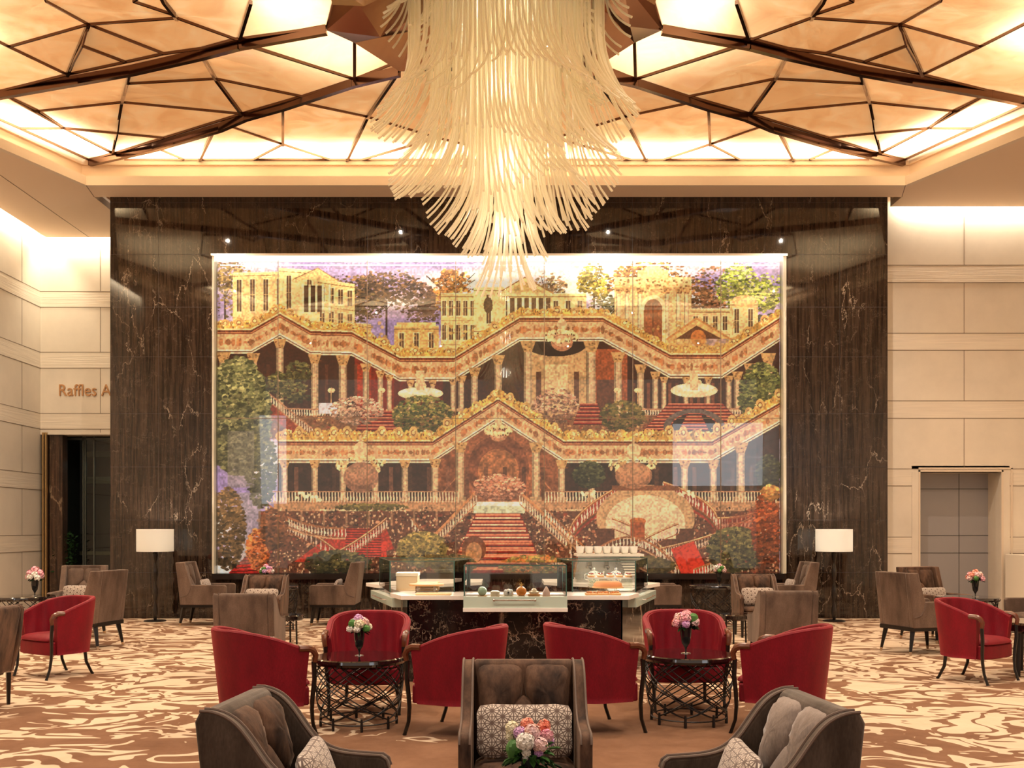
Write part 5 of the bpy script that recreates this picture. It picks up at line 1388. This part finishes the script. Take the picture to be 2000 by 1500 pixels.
# sweets in the central case
M_MINT = mat('mint_glaze', (.50,.70,.52), .2); M_CREAM = mat('cream_icing', (.84,.72,.50), .45); M_ORG = mat('orange_glaze', (.85,.28,.04), .25); M_PINKI = mat('pale_pink_icing', (.85,.62,.52), .45)
M_CRUST = mat('golden_crust', (.62,.32,.11), .6); M_BOARD = mat('olive_wood_board', (.60,.34,.14), .45); M_CAKE = mat('almond_crust', (.50,.20,.07), .6)
def sweet(px, name, label, fn):
    y = 10.52; x = (px-CX)*y/F; r = empty(name, (x, y, .885), 0, label, 'pastry', 'single desserts in the central case'); fn(r); return r
def base_disc(r, m=M_CRUST, rad=.045, h=.014): MB().lathe([(0,0),(rad,0),(rad,h),(0,h)], 20).build('pastry_base', m, r, ang=40)
def f_mint(r): base_disc(r); MB().ball((0,0,.060), .048, 16).build('glazed_dome', M_MINT, r)
def f_drum(r): base_disc(r); MB().lathe([(0,.014),(.047,.014),(.047,.055),(.03,.066),(0,.066)], 20).build('cream_drum', M_CREAM, r, ang=40)
def f_flow(r):
    base_disc(r, M_CREAM, .055)
    p = MB()
    for k in range(12): a = k*PI/6; p.ball((.036*math.cos(a),.036*math.sin(a),.035+.02*(k%2)), .017, 6, sq=(1,1,1.3))
    p.ball((0,0,.05), .035, 8); p.build('cream_petals', M_CERAMIC, r); MB().ball((0,-.045,.048), .011, 8).build('dark_berry', M_BLACKGLASS, r)
def f_org(r):
    base_disc(r, M_CREAM, .04); MB().ball((0,0,.058), .054, 16, sq=(1,1,.95)).build('orange_fruit', M_ORG, r)
    g = MB()
    for k in range(6): a = k*PI/3; g.add([(0,0,.105),(.012*math.cos(a+.6),.012*math.sin(a+.6),.115),(.038*math.cos(a),.038*math.sin(a),.138),(.012*math.cos(a-.6),.012*math.sin(a-.6),.115)], [(0,1,2,3)])
    g.tube([(0,0,.10),(0,0,.15)], .004, 5); g.build('leaf_crown', mat('gold_leaf', (.65,.45,.10), .4), r)
def f_tart(r):
    MB().lathe([(0,0),(.055,0),(.066,.03),(.060,.034),(0,.034)], 20).build('tart_shell', M_CRUST, r, ang=40)
    p = MB(); 
    for k in range(9): a = k*PI*2/9; p.ball((.036*math.cos(a),.036*math.sin(a),.045), .017, 6)
    p.ball((0,0,.062), .030, 8); p.build('cream_peaks', M_CREAM, r)
def f_cone(r): base_disc(r, M_CRUST, .04); MB().lathe([(0,.014),(.036,.014),(.040,.04),(.026,.075),(.012,.10),(0,.112)], 18).build('icing_cone', M_PINKI, r, ang=70)
sweet(942,'glazed_dessert','mint green domed dessert, leftmost in the central case',f_mint); sweet(967,'cream_dessert','small pale drum-shaped dessert beside the mint green one',f_drum)
sweet(993,'petal_dessert','white flower-shaped dessert with a dark berry',f_flow); sweet(1018,'orange_dessert','bright orange fruit-shaped dessert with a golden leaf crown',f_org)
sweet(1043,'cream_tart','round yellow cream tart right of the orange dessert',f_tart); sweet(1067,'icing_dessert','pale pink cone-shaped dessert, rightmost in the central case',f_cone)
# cake stands
def stand(px, y, r_, zz, label, cake, cakecol, clabel):
    x = (px-CX)*y/F; s = empty('cake_stand', (x, y, ZT), 0, label, 'cake stand', 'wire cake stands on the counter')
    w_ = MB()
    for k in range(4): a = PI/4+k*PI/2; w_.tube([(.12*math.cos(a),.12*math.sin(a),0),(.12*math.cos(a),.12*math.sin(a),zz)], .0035, 5)
    for z in (.01, zz*.5, zz): w_.tube([(.12*math.cos(2*PI*i/24),.12*math.sin(2*PI*i/24),z) for i in range(25)], .0035, 5)
    w_.build('wire_frame', M_STEEL, s)
    MB().lathe([(0,zz),(r_,zz),(r_,zz+.016),(0,zz+.016)], 36).build('round_board', M_BOARD, s, ang=40)
    if cake:
        c = MB().lathe([(0,0),(r_*.93,0),(r_*.90,.03),(r_*.72,.052),(0,.058)], 32); o = c.build('almond_cake', cakecol, None, ang=60); o.location = (x, y, ZT+zz+.016); tag(o, clabel, 'cake')
stand(833, 10.86, .185, .085, 'wire stand with an empty round wooden board on the left wing', False, None, '')
stand(1187, 10.86, .165, .060, 'wire stand carrying the brown cake on the right wing', True, M_CAKE, 'wide brown baked cake on the right wire stand')
for (px0, px1, lb, mm) in ((812,881,'pale wooden serving board lying on the left worktop', mat('pale_board', (.78,.60,.34), .5)), (1143,1212,'dark slab of nut brittle on a board on the right worktop', M_CAKE)):
    y = 10.585; a, b = (px0-CX)*y/F, (px1-CX)*y/F
    o = MB().box(a, b, y-.05, y+.07, ZT, ZT+.022).build('serving_board', M_BOARD if mm is M_CAKE else mm, smooth=False, bevel=.006); tag(o, lb, 'board')
    if mm is M_CAKE:
        q = MB()
        for k in range(34): q.ball((random.uniform(a+.02,b-.02), y+random.uniform(-.04,.07), ZT+.028), .011, 6)
        q = q.build('nut_topping', M_CAKE, o)
# bread box and loaf on the left
o = MB().box(-1.22, -.98, 11.55, 11.85, ZT-.015, ZT+.17).build('paper_box', mat('kraft_paper', (.72,.55,.34), .7), smooth=False, bevel=.005); tag(o, 'tan paper box at the left end of the counter', 'box')
MB().box(-1.225, -.975, 11.545, 11.855, ZT+.15, ZT+.185).build('lid', mat('cream_lid', (.82,.74,.58), .6), o, smooth=False)
o = MB().box(-.97, -.72, 11.12, 11.4, ZT, ZT+.095).build('sponge_cake', mat('sponge', (.85,.55,.25), .7), smooth=False, bevel=.012, seg=3); tag(o, 'yellow rectangular sponge cake behind the left glass', 'cake')
# tray of berry tarts on the right
tr_ = empty('tart_tray', (1.18, 11.45, 0), 0, 'raised white tray for berry tarts behind the right glass', 'tray')
MB().box(-.26, .26, -.12, .12, 1.03, 1.045).build('tray_plate', M_CERAMIC, tr_, smooth=False); MB().box(-.24, .24, -.10, .10, ZT-.015, 1.03).build('acrylic_riser', glass('acrylic', (.92,.95,.9), .25), tr_, smooth=False)
tart = [None]
M_BERRY = mat('dark_berry_red', (.30,.03,.02), .2)
for k in range(10):
    x, y = 1.18-.21+(k%5)*.105, 11.45-.05+(k//5)*.10
    if tart[0] is None:
        t = empty('berry_tart'); MB().lathe([(0,0),(.034,0),(.040,.020),(0,.022)], 14).build('tart_shell', M_CRUST, t, ang=40)
        MB().lathe([(.034,.020),(.022,.031),(0,.033)], 14).build('custard', M_CREAM, t); bm = MB(); 
        for a in range(4): bm.ball((.016*math.cos(a*PI/2),.016*math.sin(a*PI/2),.036), .009, 6)
        bm.build('berries', M_BERRY, t); tart[0] = t
    else: t = copy_tree(tart[0])
    t.location = (x, y, 1.045); tag(t, 'berry tart on the raised tray, %s from the left in the %s row' % (ORD[k%5], ('front','back')[k//5]), 'tart', 'berry tarts on the raised tray')
# coffee machine with cups
mc = empty('espresso_machine', (1.36, 13.3, ZT), 0, 'white and steel espresso machine on the rear worktop right of centre', 'coffee machine')
M_ENAM = mat('cream_enamel', (.74,.70,.60), .25); MB().box(-.44, .42, -.26, .26, .33, .36).build('cup_rail', M_ENAM, mc, smooth=False)
bd = MB(); bd.slab_y([(-.43,.0),(.42,.0),(.44,.05),(.40,.34),(-.40,.34),(-.45,.05)], -.02, .25); bd.build('body', M_STEEL, mc, smooth=False, bevel=.01)
MB().box(-.44, .42, -.24, -.02, 0, .05).build('drip_tray', M_STEEL, mc, smooth=False)
lv = MB()
for k in range(7): lv.box(.12+k*.012, .40+k*.012, -.16-.012*k, -.02, .29-k*.034, .308-k*.034)
lv.build('louvre_panel', M_ENAM, mc, smooth=False)
for k in range(2):
    x = -.26+k*.22; gh = MB().tube([(x,-.02,.24),(x,-.08,.24),(x,-.10,.20)], .030, 10); gh.lathe([(.038,.17),(.038,.20),(0,.20)], 16, (x,-.10,0)); o = gh.build('group_head', M_STEEL, mc)
    MB().tube([(x,-.13,.18),(x,-.24,.17)], .012, 8).build('portafilter_handle', M_BLACKGLASS, o)
for k in range(2): MB().tube([(-.40+k*.5,-.05,.28),(-.42+k*.5,-.12,.22),(-.42+k*.5,-.13,.08)], .006, 6).build('steam_wand', M_STEEL, mc)
cup = [None]
for k in range(14):
    x, y = 1.36-.38+(k%7)*.115, 13.2+(k//7)*.11
    if cup[0] is None: c_ = MB().lathe([(.026,0),(.044,.02),(.052,.095),(.048,.095),(.040,.02),(0,.012)], 16).build('coffee_cup', M_CERAMIC, None, ang=50); cup[0] = c_
    else: c_ = cup[0].copy(); C.objects.link(c_)
    c_.location = (x, y, ZT+.36); tag(c_, 'white coffee cup on the espresso machine, %s from the left in the %s row' % (ORD[k%7], ('front','back')[k//7]), 'cup', 'white cups on the espresso machine')
for k, (px, cl, lb) in enumerate(((1160,(.25,.42,.46),'teal patterned teapot in front of the espresso machine'),(1203,(.20,.28,.50),'blue patterned teapot in front of the espresso machine'))):
    y = 12.85; x = (px-CX)*y/F; t = empty('teapot', (x, y, ZT+.0), 0, lb, 'teapot', 'patterned teapots on the rear worktop')
    m = mat('glazed_teapot_'+('teal','blue')[k], cl, .12); T, N, L, B = nt(m); co = coords(N, L, (1,1,1)); vo = node(N, 'ShaderNodeTexVoronoi', i_Scale=46.0); L.new(co, vo.inputs['Vector']); r_ = ramp(N, [(.35, cl), (.5, (.85,.85,.82))]); L.new(vo.outputs['Distance'], r_.inputs[0]); L.new(r_.outputs[0], B.inputs['Base Color'])
    MB().lathe([(.045,0),(.07,.03),(.078,.09),(.06,.14),(.03,.155),(0,.158)], 24).build('pot_body', m, t, ang=70)
    MB().ball((0,0,.175), .022, 10).build('lid_knob', m, t); MB().tube([(.07,0,.06),(.11,0,.10),(.125,0,.15)], [.016,.011,.008], 8).build('spout', m, t)
    MB().tube([(-.07,0,.12),(-.115,0,.11),(-.115,0,.05),(-.07,0,.04)], .008, 8).build('pot_handle', m, t)
# potted plant inside the glazed opening
pl = empty('potted_plant', (-9.10, 21.02, 0), 0, 'dark leafy potted plant in the glazed opening at the left', 'plant')
MB().lathe([(0,0),(.15,0),(.2,.4),(.18,.4),(0,.38)], 24).build('pot', M_IRON, pl, ang=40)
st = MB()
for k in range(7): a = k*.9; st.tube([(0,0,.38),(.08*math.cos(a),.08*math.sin(a),.8),(.22*math.cos(a),.22*math.sin(a),1.3)], .008, 5)
st.build('stems', M_DKGREEN, pl)
rg = random.Random(3); lf = MB()
for k in range(420):
    a = rg.uniform(0,2*PI); z = rg.uniform(.5,1.48); rr = .32*math.sqrt(rg.random()); p = Vector((rr*math.cos(a), rr*math.sin(a)*.8, z)); d = Vector((rg.uniform(-1,1), rg.uniform(-1,1), rg.uniform(-.6,.9))).normalized(); s = d.orthogonal().normalized(); L_ = rg.uniform(.06,.12)
    lf.add([p, p+d*L_*.5+s*L_*.25, p+d*L_, p+d*L_*.5-s*L_*.25], [(0,1,2,3)])
lf.build('foliage', M_DKGREEN, pl, ang=60)
